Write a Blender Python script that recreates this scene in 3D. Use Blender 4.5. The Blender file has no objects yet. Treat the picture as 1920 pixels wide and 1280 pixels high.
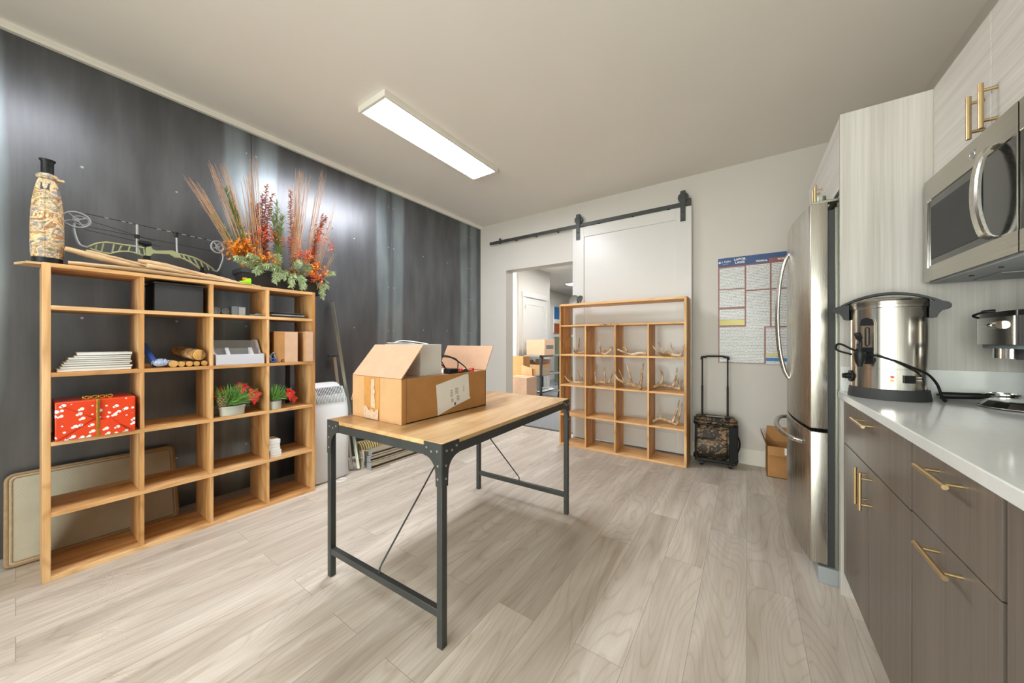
import bpy, bmesh, math, random
from mathutils import Vector, Matrix, Euler
random.seed(7)
sc = bpy.context.scene
COL = sc.collection
PI = math.pi
# ------------------------------------------------------------------ camera, world, exposure
EYE = 1.16
YAW = math.atan(440 / 640)
cam_d = bpy.data.cameras.new('camera')
cam = bpy.data.objects.new('camera', cam_d)
COL.objects.link(cam)
cam_d.sensor_width = 36.0
cam_d.lens = 12.0
cam_d.clip_start = 0.02
cam_d.clip_end = 200
cam.location = (0, 0, EYE)
cam.rotation_euler = (PI / 2, 0, YAW)
sc.camera = cam
sc.view_settings.view_transform = 'Standard'
sc.view_settings.look = 'None'
sc.view_settings.exposure = 1.41
sc.view_settings.gamma = 1.0
sc.view_settings.use_curve_mapping = False
sc.cycles.use_denoising = True
sc.cycles.max_bounces = 10
sc.cycles.diffuse_bounces = 6
sc.cycles.glossy_bounces = 4
sc.cycles.transparent_max_bounces = 12
sc.cycles.caustics_reflective = False
sc.cycles.caustics_refractive = False
sc.cycles.sample_clamp_indirect = 6
WORLD_COL = (0.98, 1.0, 0.97)
WORLD_STR = 4.3
LAMP_STR = 21.5
HALL_LAMP_STR = 1.25 * 18.0
w = bpy.data.worlds.new('daylight')
sc.world = w
w.use_nodes = True
wn = w.node_tree.nodes
wn['Background'].inputs[0].default_value = (*WORLD_COL, 1)
wn['Background'].inputs[1].default_value = WORLD_STR

S_, C_ = math.sin(YAW), math.cos(YAW)
def _d(u, v):
    return (-S_ * 640 + C_ * (u - 960), C_ * 640 + S_ * (u - 960), 640 - v)
# surveying helpers: where a sight line meets a real plane of the room
def PX(u, v, x0):
    x, y, z = _d(u, v); t = x0 / x
    return Vector((x0, y * t, EYE + z * t))
def PY(u, v, y0):
    x, y, z = _d(u, v); t = y0 / y
    return Vector((x * t, y0, EYE + z * t))
def PZ(u, v, z0):
    x, y, z = _d(u, v); t = (z0 - EYE) / z
    return Vector((x * t, y * t, z0))

# ------------------------------------------------------------------ materials
MATS = {}
def srgb(r, g, b):
    f = lambda c: (c / 255 / 12.92) if c / 255 <= 0.04045 else ((c / 255 + 0.055) / 1.055) ** 2.4
    return (f(r), f(g), f(b))
class NT:
    def __init__(s, name):
        s.m = bpy.data.materials.new(name); s.m.use_nodes = True
        s.t = s.m.node_tree; s.b = s.t.nodes['Principled BSDF']; s.out = s.t.nodes['Material Output']
        MATS[name] = s.m
    def n(s, typ, **kw):
        nd = s.t.nodes.new(typ)
        for k, v in kw.items():
            if k.startswith('i_'):
                key = k[2:]; key = int(key) if key.isdigit() else key.replace('_', ' ')
                nd.inputs[key].default_value = v
            else: setattr(nd, k, v)
        return nd
    def l(s, a, b): s.t.links.new(a, b)
    def coords(s, scale=(1, 1, 1), rot=(0, 0, 0), loc=(0, 0, 0)):
        tc = s.n('ShaderNodeTexCoord'); mp = s.n('ShaderNodeMapping')
        mp.inputs['Scale'].default_value = scale; mp.inputs['Rotation'].default_value = rot; mp.inputs['Location'].default_value = loc
        s.l(tc.outputs['Object'], mp.inputs['Vector']); return mp.outputs[0]
    def ramp(s, fac, stops, interp='LINEAR'):
        r = s.n('ShaderNodeValToRGB'); r.color_ramp.interpolation = interp
        e = r.color_ramp.elements
        while len(e) < len(stops): e.new(0.5)
        for i, (p, c) in enumerate(stops):
            e[i].position = p; e[i].color = (*c[:3], 1)
        s.l(fac, r.inputs[0]); return r.outputs[0]
    def mix(s, fac, a, b, typ='MIX'):
        m = s.n('ShaderNodeMix', data_type='RGBA', blend_type=typ)
        for sock, val in ((m.inputs[0], fac), (m.inputs[6], a), (m.inputs[7], b)):
            if hasattr(val, 'is_linked') or hasattr(val, 'links'): s.l(val, sock)
            elif isinstance(val, (int, float)): sock.default_value = val
            else: sock.default_value = (*val[:3], 1)
        return m.outputs[2]
    def bump(s, h, strength=0.2, dist=0.002):
        b = s.n('ShaderNodeBump', i_Strength=strength, i_Distance=dist)
        s.l(h, b.inputs['Height']); s.l(b.outputs[0], s.b.inputs['Normal'])
def plain(name, col, rough=0.5, metal=0.0, var=0.06, scale=8.0, spec=0.5, bump=0.0, **kw):
    if name in MATS: return MATS[name]
    t = NT(name)
    nz = t.n('ShaderNodeTexNoise', i_Scale=scale, i_Detail=4.0)
    t.l(t.coords(), nz.inputs['Vector'])
    lo = tuple(c * (1 - var) for c in col); hi = tuple(min(1, c * (1 + var)) for c in col)
    t.l(t.ramp(nz.outputs[0], [(0.3, lo), (0.7, hi)]), t.b.inputs['Base Color'])
    t.b.inputs['Roughness'].default_value = rough; t.b.inputs['Metallic'].default_value = metal
    t.b.inputs['Specular IOR Level'].default_value = spec
    if bump: t.bump(nz.outputs[0], bump)
    for k, v in kw.items(): t.b.inputs[k.replace('_', ' ')].default_value = v
    return t.m
def emit(name, col, strength):
    t = NT(name)
    t.b.inputs['Base Color'].default_value = (0.8, 0.8, 0.8, 1)
    t.b.inputs['Emission Color'].default_value = (*col, 1); t.b.inputs['Emission Strength'].default_value = strength
    return t.m
def wood(name, lo, mid, hi, axis='y', scale=9.0, rough=0.5, stretch=0.07, rings=0.5, bump=0.15):
    t = NT(name)
    s = [1.0, 1.0, 1.0]; s['xyz'.index(axis)] = stretch
    co = t.coords(tuple(s))
    n1 = t.n('ShaderNodeTexNoise', i_Scale=scale, i_Detail=6.0, i_Distortion=0.8); t.l(co, n1.inputs['Vector'])
    s2 = [1.0, 1.0, 1.0]; s2['xyz'.index(axis)] = stretch * 3.0
    co2 = t.coords(tuple(s2))
    n0 = t.n('ShaderNodeTexNoise', i_Scale=3.0, i_Detail=1.5, i_Distortion=0.3); t.l(co2, n0.inputs['Vector'])
    mu = t.n('ShaderNodeMath', operation='MULTIPLY', i_1=26.0); t.l(n0.outputs[0], mu.inputs[0])
    fr = t.n('ShaderNodeMath', operation='PINGPONG', i_1=1.0); t.l(mu.outputs[0], fr.inputs[0])
    n2 = t.n('ShaderNodeTexNoise', i_Scale=scale * 14, i_Detail=3.0); t.l(co, n2.inputs['Vector'])
    a = t.ramp(n1.outputs[0], [(0.3, lo), (0.5, mid), (0.72, hi)])
    r = t.ramp(fr.outputs[0], [(0.0, (0.72, 0.66, 0.58)), (0.35, (1, 1, 1)), (1.0, (1, 1, 1))])
    b = t.mix(rings, a, r, 'MULTIPLY')
    c = t.ramp(n2.outputs[0], [(0.3, (0.86, 0.83, 0.8)), (0.6, (1, 1, 1))])
    t.l(t.mix(0.6, b, c, 'MULTIPLY'), t.b.inputs['Base Color'])
    t.b.inputs['Roughness'].default_value = rough
    t.bump(n2.outputs[0], bump, 0.001)
    return t.m
def laminate(name, lo, hi, axis='z', scale=30.0, rough=0.45):
    t = NT(name)
    s = [1.0, 1.0, 1.0]; s['xyz'.index(axis)] = 0.02
    co = t.coords(tuple(s))
    n1 = t.n('ShaderNodeTexNoise', i_Scale=scale, i_Detail=5.0); t.l(co, n1.inputs['Vector'])
    n2 = t.n('ShaderNodeTexNoise', i_Scale=scale * 5, i_Detail=2.0); t.l(co, n2.inputs['Vector'])
    m = t.mix(0.4, n1.outputs[0], n2.outputs[0])
    t.l(t.ramp(m, [(0.3, lo), (0.7, hi)]), t.b.inputs['Base Color'])
    t.b.inputs['Roughness'].default_value = rough
    return t.m
def brushed(name, col, axis='y', rough=0.25, metal=1.0, amt=0.12):
    t = NT(name)
    s = [1.0, 1.0, 1.0]; s['xyz'.index(axis)] = 0.01
    n1 = t.n('ShaderNodeTexNoise', i_Scale=260.0, i_Detail=3.0); t.l(t.coords(tuple(s)), n1.inputs['Vector'])
    t.l(t.ramp(n1.outputs[0], [(0.25, tuple(c * (1 - amt) for c in col)), (0.75, tuple(min(1, c * (1 + amt)) for c in col))]), t.b.inputs['Base Color'])
    t.l(t.ramp(n1.outputs[0], [(0.2, (rough * 0.93,) * 3), (0.8, (rough * 1.07,) * 3)]), t.b.inputs['Roughness'])
    t.b.inputs['Metallic'].default_value = metal
    return t.m
def camo(name, cols, scale=14.0, stretch=(1, 1, 1), rough=0.7):
    t = NT(name)
    n1 = t.n('ShaderNodeTexNoise', i_Scale=scale, i_Detail=3.5, i_Roughness=0.65, i_Distortion=1.2); t.l(t.coords(stretch), n1.inputs['Vector'])
    k = len(cols)
    stops = [(0.30 + 0.42 * i / k, c) for i, c in enumerate(cols)]
    base = t.ramp(n1.outputs[0], stops, 'CONSTANT')
    n2 = t.n('ShaderNodeTexNoise', i_Scale=scale * 4, i_Detail=4.0); t.l(t.coords(stretch, loc=(3, 1, 2)), n2.inputs['Vector'])
    t.l(t.mix(0.8, base, t.ramp(n2.outputs[0], [(0.35, (0.45, 0.42, 0.4)), (0.5, (1, 1, 1)), (0.68, (1.0, 0.95, 0.85))]), 'MULTIPLY'), t.b.inputs['Base Color'])
    t.b.inputs['Roughness'].default_value = rough
    return t.m
def glassy(name, tint=(0.97, 1.0, 0.98), fac=0.12, rough=0.02, dens=0.0):
    t = NT(name)
    tr = t.n('ShaderNodeBsdfTransparent'); tr.inputs[0].default_value = (*tint, 1)
    gl = t.n('ShaderNodeBsdfGlossy', i_Roughness=rough)
    lw = t.n('ShaderNodeLayerWeight', i_Blend=0.35)
    mr = t.n('ShaderNodeMapRange', i_3=fac, i_4=min(1.0, fac + 0.6)); t.l(lw.outputs['Fresnel'], mr.inputs[0])
    mx = t.n('ShaderNodeMixShader'); t.l(mr.outputs[0], mx.inputs[0]); t.l(tr.outputs[0], mx.inputs[1]); t.l(gl.outputs[0], mx.inputs[2])
    if dens:
        df = t.n('ShaderNodeBsdfDiffuse'); df.inputs[0].default_value = (0.85, 0.86, 0.93, 1)
        m2 = t.n('ShaderNodeMixShader', i_0=dens); t.l(mx.outputs[0], m2.inputs[1]); t.l(df.outputs[0], m2.inputs[2]); mx = m2
    t.l(mx.outputs[0], t.out.inputs['Surface'])
    return t.m

# floor: wide oak-look vinyl planks running along the room
def floor_mat():
    t = NT('oak_plank_floor')
    sp = t.n('ShaderNodeSeparateXYZ'); tc = t.n('ShaderNodeTexCoord'); t.l(tc.outputs['Object'], sp.inputs[0])
    cb = t.n('ShaderNodeCombineXYZ'); t.l(sp.outputs[1], cb.inputs[0]); t.l(sp.outputs[0], cb.inputs[1])
    br = t.n('ShaderNodeTexBrick', offset=0.37, squash=1.0)
    br.inputs['Color1'].default_value = (0, 0, 0, 1); br.inputs['Color2'].default_value = (1, 1, 1, 1); br.inputs['Mortar'].default_value = (0.5, 0.5, 0.5, 1)
    br.inputs['Scale'].default_value = 1.0; br.inputs['Brick Width'].default_value = 1.22; br.inputs['Row Height'].default_value = 0.182
    br.inputs['Mortar Size'].default_value = 0.0012; br.inputs['Mortar Smooth'].default_value = 0.3; br.inputs['Bias'].default_value = 0.0
    t.l(cb.outputs[0], br.inputs['Vector'])
    rnd = t.n('ShaderNodeSeparateColor'); t.l(br.outputs['Color'], rnd.inputs[0])
    off = t.n('ShaderNodeMath', operation='MULTIPLY', i_1=37.0); t.l(rnd.outputs[0], off.inputs[0])
    def noise(scale, stretch, detail, dist=0.0):
        c2 = t.n('ShaderNodeCombineXYZ'); sy = t.n('ShaderNodeMath', operation='MULTIPLY', i_1=stretch); t.l(sp.outputs[1], sy.inputs[0])
        t.l(sp.outputs[0], c2.inputs[0]); t.l(sy.outputs[0], c2.inputs[1]); t.l(off.outputs[0], c2.inputs[2])
        n = t.n('ShaderNodeTexNoise', i_Scale=scale, i_Detail=detail, i_Distortion=dist); t.l(c2.outputs[0], n.inputs['Vector']); return n.outputs[0]
    big = noise(5.0, 0.22, 3.0, 0.6)
    rg = noise(4.2, 0.16, 1.2, 0.25)
    mu = t.n('ShaderNodeMath', operation='MULTIPLY', i_1=52.0); t.l(rg, mu.inputs[0])
    pp = t.n('ShaderNodeMath', operation='PINGPONG', i_1=1.0); t.l(mu.outputs[0], pp.inputs[0])
    fine = noise(120.0, 0.05, 4.0)
    mid = noise(16.0, 0.07, 5.0, 0.5)
    lo, hi = srgb(190, 180, 167), srgb(227, 219, 208)
    base = t.ramp(big, [(0.25, lo), (0.75, hi)])
    plank = t.ramp(rnd.outputs[0], [(0.0, (0.84, 0.83, 0.82)), (1.0, (1, 1, 1))])
    c = t.mix(1.0, base, plank, 'MULTIPLY')
    c = t.mix(0.42, c, t.ramp(pp.outputs[0], [(0.0, (0.66, 0.60, 0.52)), (0.28, (0.96, 0.95, 0.94)), (1.0, (1, 1, 1))]), 'MULTIPLY')
    c = t.mix(0.85, c, t.ramp(mid, [(0.3, (0.74, 0.70, 0.65)), (0.6, (1, 1, 1))]), 'MULTIPLY')
    c = t.mix(0.5, c, t.ramp(fine, [(0.3, (0.85, 0.82, 0.78)), (0.6, (1, 1, 1))]), 'MULTIPLY')
    c = t.mix(br.outputs['Fac'], c, srgb(150, 138, 122))
    t.l(c, t.b.inputs['Base Color'])
    t.l(t.ramp(mid, [(0.2, (0.30,) * 3), (0.8, (0.46,) * 3)]), t.b.inputs['Roughness'])
    t.bump(fine, 0.08, 0.001)
    return t.m
# hot-rolled steel sheets: dark scale with blue-grey bands beside each seam
SEAMS = [-1.53, -0.235, 1.069, 2.373, 3.667]
def steel_wall_mat():
    t = NT('hot_rolled_steel')
    tc = t.n('ShaderNodeTexCoord'); sp = t.n('ShaderNodeSeparateXYZ'); t.l(tc.outputs['Object'], sp.inputs[0])
    n = t.n('ShaderNodeTexNoise', i_Scale=1.4, i_Detail=5.0, i_Distortion=0.4); t.l(t.coords((1, 1, 0.35)), n.inputs['Vector'])
    wob = t.n('ShaderNodeMath', operation='MULTIPLY_ADD', i_1=0.16, i_2=-0.08); t.l(n.outputs[0], wob.inputs[0])
    y = t.n('ShaderNodeMath', operation='ADD'); t.l(sp.outputs[1], y.inputs[0]); t.l(wob.outputs[0], y.inputs[1])
    sh = t.n('ShaderNodeMath', operation='SUBTRACT', i_1=SEAMS[0] - 0.652); t.l(y.outputs[0], sh.inputs[0])
    dv = t.n('ShaderNodeMath', operation='DIVIDE', i_1=1.3); t.l(sh.outputs[0], dv.inputs[0])
    fr = t.n('ShaderNodeMath', operation='FRACT'); t.l(dv.outputs[0], fr.inputs[0])
    ab = t.n('ShaderNodeMath', operation='SUBTRACT', i_1=0.5); t.l(fr.outputs[0], ab.inputs[0])
    a2 = t.n('ShaderNodeMath', operation='ABSOLUTE'); t.l(ab.outputs[0], a2.inputs[0])
    band = t.ramp(a2.outputs[0], [(0.0, (0.25,) * 3), (0.02, (0.35,) * 3), (0.045, (1, 1, 1)), (0.125, (0.9,) * 3), (0.15, (0, 0, 0))])
    n2 = t.n('ShaderNodeTexNoise', i_Scale=7.0, i_Detail=6.0); t.l(t.coords((1, 1, 0.25)), n2.inputs['Vector'])
    n3 = t.n('ShaderNodeTexNoise', i_Scale=60.0, i_Detail=3.0); t.l(t.coords((1, 1, 0.06)), n3.inputs['Vector'])
    dark = t.ramp(n2.outputs[0], [(0.3, (0.118, 0.123, 0.131)), (0.7, (0.172, 0.178, 0.188))])
    blue = t.ramp(n2.outputs[0], [(0.3, (0.20, 0.235, 0.255)), (0.7, (0.31, 0.36, 0.385))])
    c = t.mix(band, dark, blue)
    c = t.mix(0.35, c, t.ramp(n3.outputs[0], [(0.3, (0.8, 0.8, 0.8)), (0.7, (1, 1, 1))]), 'MULTIPLY')
    t.l(c, t.b.inputs['Base Color'])
    t.b.inputs['Metallic'].default_value = 0.75
    t.b.inputs['Specular IOR Level'].default_value = 0.6
    t.l(t.ramp(n2.outputs[0], [(0.2, (0.30,) * 3), (0.8, (0.40,) * 3)]), t.b.inputs['Roughness'])
    return t.m
def poster_text_mat(name, vert=1.0, rows=70.0):
    t = NT(name)
    tc = t.n('ShaderNodeTexCoord'); sp = t.n('ShaderNodeSeparateXYZ'); t.l(tc.outputs['Object'], sp.inputs[0])
    mz = t.n('ShaderNodeMath', operation='MULTIPLY', i_1=rows); t.l(sp.outputs[2], mz.inputs[0])
    fz = t.n('ShaderNodeMath', operation='FRACT'); t.l(mz.outputs[0], fz.inputs[0])
    n = t.n('ShaderNodeTexNoise', i_Scale=1.0, i_Detail=2.0); t.l(t.coords((140, 1, rows)), n.inputs['Vector'])
    line = t.ramp(fz.outputs[0], [(0.0, (0, 0, 0)), (0.42, (0, 0, 0)), (0.5, (1, 1, 1)), (0.92, (1, 1, 1)), (1.0, (0, 0, 0))])
    word = t.ramp(n.outputs[0], [(0.38, (0, 0, 0)), (0.5, (1, 1, 1))])
    m = t.mix(1.0, line, word, 'MULTIPLY')
    t.l(t.mix(m, srgb(226, 226, 224), srgb(150, 152, 154)), t.b.inputs['Base Color'])
    t.b.inputs['Roughness'].default_value = 0.35
    return t.m
def gift_mat():
    t = NT('red_snowman_wrap')
    vo = t.n('ShaderNodeTexVoronoi', i_Scale=35.0, i_Randomness=0.6); t.l(t.coords((0.02, 1, 1)), vo.inputs['Vector'])
    v2 = t.n('ShaderNodeTexVoronoi', i_Scale=35.0, i_Randomness=0.6); t.l(t.coords((0.02, 1, 1), loc=(0.0, 0.009, 0.005)), v2.inputs['Vector'])
    v3 = t.n('ShaderNodeTexVoronoi', i_Scale=75.0); t.l(t.coords((0.02, 1, 1)), v3.inputs['Vector'])
    red = srgb(222, 70, 34)
    a = t.ramp(vo.outputs['Distance'], [(0.0, (1, 1, 1)), (0.25, (1, 1, 1)), (0.29, (0, 0, 0))])
    b = t.ramp(v2.outputs['Distance'], [(0.0, (1, 1, 1)), (0.17, (1, 1, 1)), (0.2, (0, 0, 0))])
    m = t.mix(1.0, a, b, 'LIGHTEN')
    sm = t.ramp(v3.outputs['Distance'], [(0.0, (1, 1, 1)), (0.07, (1, 1, 1)), (0.1, (0, 0, 0))])
    m = t.mix(1.0, m, sm, 'LIGHTEN')
    blue = t.ramp(v3.outputs['Distance'], [(0.0, srgb(90, 110, 150)), (0.2, srgb(90, 110, 150)), (0.25, srgb(245, 240, 232))])
    t.l(t.mix(m, red, blue), t.b.inputs['Base Color'])
    t.b.inputs['Roughness'].default_value = 0.25
    return t.m
def weave_mat(name, lo, hi, sc_=260.0, axis='z'):
    t = NT(name)
    wv = t.n('ShaderNodeTexWave', wave_type='BANDS', bands_direction=axis.upper(), i_Scale=sc_ / 6.28, i_Distortion=0.6)
    t.l(t.coords(), wv.inputs['Vector'])
    nz = t.n('ShaderNodeTexNoise', i_Scale=9.0, i_Detail=5.0); t.l(t.coords(), nz.inputs['Vector'])
    c = t.ramp(wv.outputs[0], [(0.2, lo), (0.7, hi)])
    t.l(t.mix(0.35, c, t.ramp(nz.outputs[0], [(0.3, (0.7, 0.68, 0.62)), (0.6, (1, 1, 1))]), 'MULTIPLY'), t.b.inputs['Base Color'])
    t.b.inputs['Roughness'].default_value = 0.85
    t.bump(wv.outputs[0], 0.4, 0.002)
    return t.m
def antler_mat():
    t = NT('antler')
    n = t.n('ShaderNodeTexNoise', i_Scale=16.0, i_Detail=6.0); t.l(t.coords(), n.inputs['Vector'])
    t.l(t.ramp(n.outputs[0], [(0.3, srgb(104, 70, 40)), (0.47, srgb(176, 142, 102)), (0.65, srgb(220, 204, 180))]), t.b.inputs['Base Color'])
    t.b.inputs['Roughness'].default_value = 0.5; t.bump(n.outputs[0], 0.3)
    return t.m
def bark_mat():
    t = NT('bark')
    n = t.n('ShaderNodeTexNoise', i_Scale=22.0, i_Detail=6.0); t.l(t.coords((1, 1, 1)), n.inputs['Vector'])
    t.l(t.ramp(n.outputs[0], [(0.35, srgb(88, 58, 30)), (0.55, srgb(160, 118, 70)), (0.7, srgb(212, 180, 136))]), t.b.inputs['Base Color'])
    t.b.inputs['Roughness'].default_value = 0.85; t.bump(n.outputs[0], 0.5, 0.004)
    return t.m

M = {}
M['floor'] = floor_mat()
M['steel'] = steel_wall_mat()
M['wall'] = plain('white_paint', srgb(204, 199, 192), 0.55, var=0.01, scale=3)
M['ceil'] = plain('ceiling_paint', srgb(228, 224, 217), 0.7, var=0.01, scale=3)
M['trimw'] = plain('trim_paint', srgb(226, 222, 212), 0.35, var=0.01)
M['doorw'] = plain('door_paint', srgb(209, 207, 203), 0.3, var=0.008)
M['ply_v'] = wood('oak_plywood_upright', srgb(172, 118, 62), srgb(210, 162, 106), srgb(232, 196, 148), 'z', rings=0.75)
M['ply_h'] = wood('oak_plywood_level', srgb(172, 118, 62), srgb(210, 162, 106), srgb(232, 196, 148), 'y', rings=0.75)
M['fir_v'] = wood('fir_plywood_upright', srgb(170, 114, 54), srgb(212, 162, 100), srgb(234, 196, 144), 'z', rings=0.8)
M['fir_h'] = wood('fir_plywood_level', srgb(196, 142, 80), srgb(226, 178, 118), srgb(242, 206, 154), 'x', rings=0.65)
M['tabletop'] = wood('rustic_table_laminate', srgb(158, 116, 72), srgb(202, 162, 112), srgb(226, 194, 146), 'y', scale=7, rough=0.28, rings=0.7)
M['blacksteel'] = plain('powder_coated_steel', srgb(72, 74, 73), 0.42, 0.5, var=0.12)
M['bolt'] = plain('zinc_bolt', srgb(176, 176, 174), 0.35, 0.7)
M['cupb'] = laminate('pale_linear_laminate', srgb(172, 166, 158), srgb(206, 202, 196), 'z', 22)
M['cupb_h'] = laminate('pale_linear_laminate_level', srgb(196, 192, 186), srgb(226, 223, 218), 'y')
M['base'] = laminate('dark_brown_laminate', srgb(92, 82, 74), srgb(118, 108, 99), 'z', 40, 0.42)
M['brass'] = plain('satin_brass', srgb(196, 170, 126), 0.3, 0.9, var=0.05)
M['quartz'] = plain('white_quartz', srgb(222, 224, 222), 0.12, var=0.02, scale=40)
M['inox'] = brushed('stainless', srgb(176, 170, 160), 'y', 0.22)
M['inox_v'] = brushed('stainless_upright', srgb(192, 188, 180), 'z', 0.27, 1.0, 0.04)
M['inox_u'] = brushed('polished_urn_steel', srgb(206, 202, 194), 'z', 0.2)
M['inox_dk'] = brushed('grey_metal_side', srgb(150, 152, 138), 'z', 0.34, 0.7)
M['chrome'] = plain('chrome', srgb(220, 218, 214), 0.14, 1.0, var=0.02)
M['blackpl'] = plain('black_plastic', srgb(24, 25, 26), 0.45, var=0.15, spec=0.3)
M['blackmt'] = plain('matt_black', srgb(48, 49, 50), 0.6, var=0.12)
M['blackgl'] = plain('black_glass', srgb(30, 31, 28), 0.13, var=0.1, spec=0.7)
M['cord'] = plain('black_rubber', srgb(18, 18, 20), 0.6, spec=0.25)
M['card'] = plain('cardboard', srgb(194, 152, 108), 0.75, var=0.05, scale=18)
M['card_in'] = plain('cardboard_inside', srgb(198, 162, 134), 0.8, var=0.04, scale=18)
M['card_dk'] = plain('cardboard_brown', srgb(172, 124, 72), 0.75, var=0.07, scale=14)
M['tape'] = plain('clear_brown_tape', srgb(190, 138, 76), 0.18, var=0.1, scale=30)
M['tape_w'] = plain('crumpled_clear_tape', srgb(198, 172, 148), 0.12, var=0.15, scale=60)
M['paper'] = plain('white_paper', srgb(226, 226, 222), 0.6, var=0.02)
M['paper_g'] = plain('grey_paper', srgb(176, 174, 168), 0.6, var=0.08)
M['ink'] = plain('dark_ink', srgb(70, 70, 74), 0.6)
M['whitepl'] = plain('white_plastic', srgb(226, 229, 232), 0.3, var=0.01)
M['greypl'] = plain('grey_plastic', srgb(150, 154, 156), 0.5, var=0.05)
M['slate'] = plain('slate_grey_plastic', srgb(104, 114, 118), 0.5)
M['galv'] = brushed('galvanised_channel', srgb(188, 178, 158), 'y', 0.42, 0.45)
M['frost'] = glassy('frosted_acrylic', (0.9, 0.91, 0.97), 0.08, 0.1, 0.55)
M['acryl'] = glassy('clear_acrylic', (0.93, 0.95, 0.94), 0.06, 0.04, 0.10)
M['pane'] = glassy('window_glass', (0.98, 1, 0.98), 0.02)
M['gift'] = gift_mat()
M['gold'] = plain('gold_ribbon', srgb(204, 168, 72), 0.2, 0.8, var=0.2, scale=60)
M['mat_w'] = weave_mat('cream_rib_weave', srgb(166, 162, 142), srgb(204, 200, 182), 420.0)
M['mat_t'] = plain('tan_binding', srgb(160, 134, 100), 0.9, var=0.12, scale=40)
M['antler'] = antler_mat()
M['bark'] = bark_mat()
M['logend'] = plain('cut_log_end', srgb(222, 180, 104), 0.7, var=0.14, scale=20)
M['drift'] = wood('driftwood', srgb(160, 128, 92), srgb(200, 170, 130), srgb(222, 200, 168), 'y', scale=12, rough=0.8, rings=0.3)
M['camo_t'] = camo('desert_camo', [srgb(126, 134, 100), srgb(206, 176, 128), srgb(148, 144, 146), srgb(222, 194, 146), srgb(168, 120, 84), srgb(160, 164, 122), srgb(226, 204, 168)], 10.0, (1, 1, 1.6))
M['camo_w'] = camo('woodland_camo', [srgb(20, 20, 17), srgb(58, 46, 34), srgb(24, 24, 20), srgb(140, 108, 76), srgb(70, 62, 44), srgb(176, 148, 116)], 9.0, (1, 1, 1), 0.55)
M['olive'] = plain('olive_anodised', srgb(158, 162, 122), 0.4, 0.3, var=0.04)
M['cam'] = plain('grey_anodised', srgb(158, 162, 166), 0.4, 0.4)
M['twig'] = plain('dry_twig', srgb(186, 146, 110), 0.8, var=0.2, scale=12)
M['rust'] = plain('rust_plume', srgb(150, 76, 44), 0.85, var=0.25, scale=40)
M['fern'] = plain('green_fern', srgb(110, 124, 66), 0.8, var=0.25, scale=30)
M['cedar'] = plain('pale_cedar', srgb(168, 184, 140), 0.8, var=0.2, scale=30)
M['coral'] = plain('coral_berries', srgb(222, 104, 62), 0.6, var=0.2, scale=40)
M['amber'] = plain('amber_leaves', srgb(228, 150, 40), 0.65, var=0.25, scale=30)
M['petal'] = plain('red_petal', srgb(206, 30, 34), 0.5, var=0.15, scale=30)
M['needle'] = plain('pine_needle', srgb(104, 152, 72), 0.6, var=0.3, scale=30)
M['cone'] = plain('pine_cone', srgb(104, 66, 44), 0.7, var=0.2, scale=30)
M['conetip'] = plain('pine_cone_tip', srgb(196, 160, 130), 0.7)
M['glaze'] = plain('grey_glaze', srgb(186, 188, 176), 0.15, var=0.04)
M['bluepl'] = plain('blue_plastic', srgb(40, 84, 170), 0.35)
M['mesh_b'] = plain('blue_white_mesh', srgb(176, 190, 214), 0.8, var=0.3, scale=90)
M['lime'] = plain('lime_plastic', srgb(142, 204, 20), 0.4)
M['redpl'] = plain('red_plastic', srgb(222, 60, 44), 0.35)
M['yellowpl'] = plain('yellow_lens', srgb(222, 176, 30), 0.2)
M['navy'] = plain('poster_navy', srgb(40, 74, 128), 0.35)
M['maroon'] = plain('poster_maroon', srgb(140, 84, 78), 0.4)
M['posterw'] = poster_text_mat('poster_small_print')
M['yellow'] = plain('poster_yellow', srgb(218, 208, 120), 0.4)
M['skyblue'] = plain('poster_blue', srgb(38, 112, 172), 0.4)
M['lamp'] = emit('lamp_diffuser', (0.93, 0.94, 1.0), LAMP_STR)
M['lamp_b'] = emit('dimmer_lamp_diffuser', (0.93, 0.94, 1.0), LAMP_STR * 0.4)
M['lamp_h'] = emit('hall_lamp_diffuser', (1.0, 1.0, 1.0), HALL_LAMP_STR)
M['carpet'] = plain('grey_carpet', srgb(126, 128, 130), 0.95, var=0.25, scale=50)
M['vine'] = plain('jute_coil', srgb(196, 176, 122), 0.8, var=0.15)
M['felt'] = plain('grey_green_fabric', srgb(128, 140, 124), 0.9)
M['cap'] = plain('heather_grey_cloth', srgb(160, 164, 170), 0.9, var=0.12, scale=60)

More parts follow.
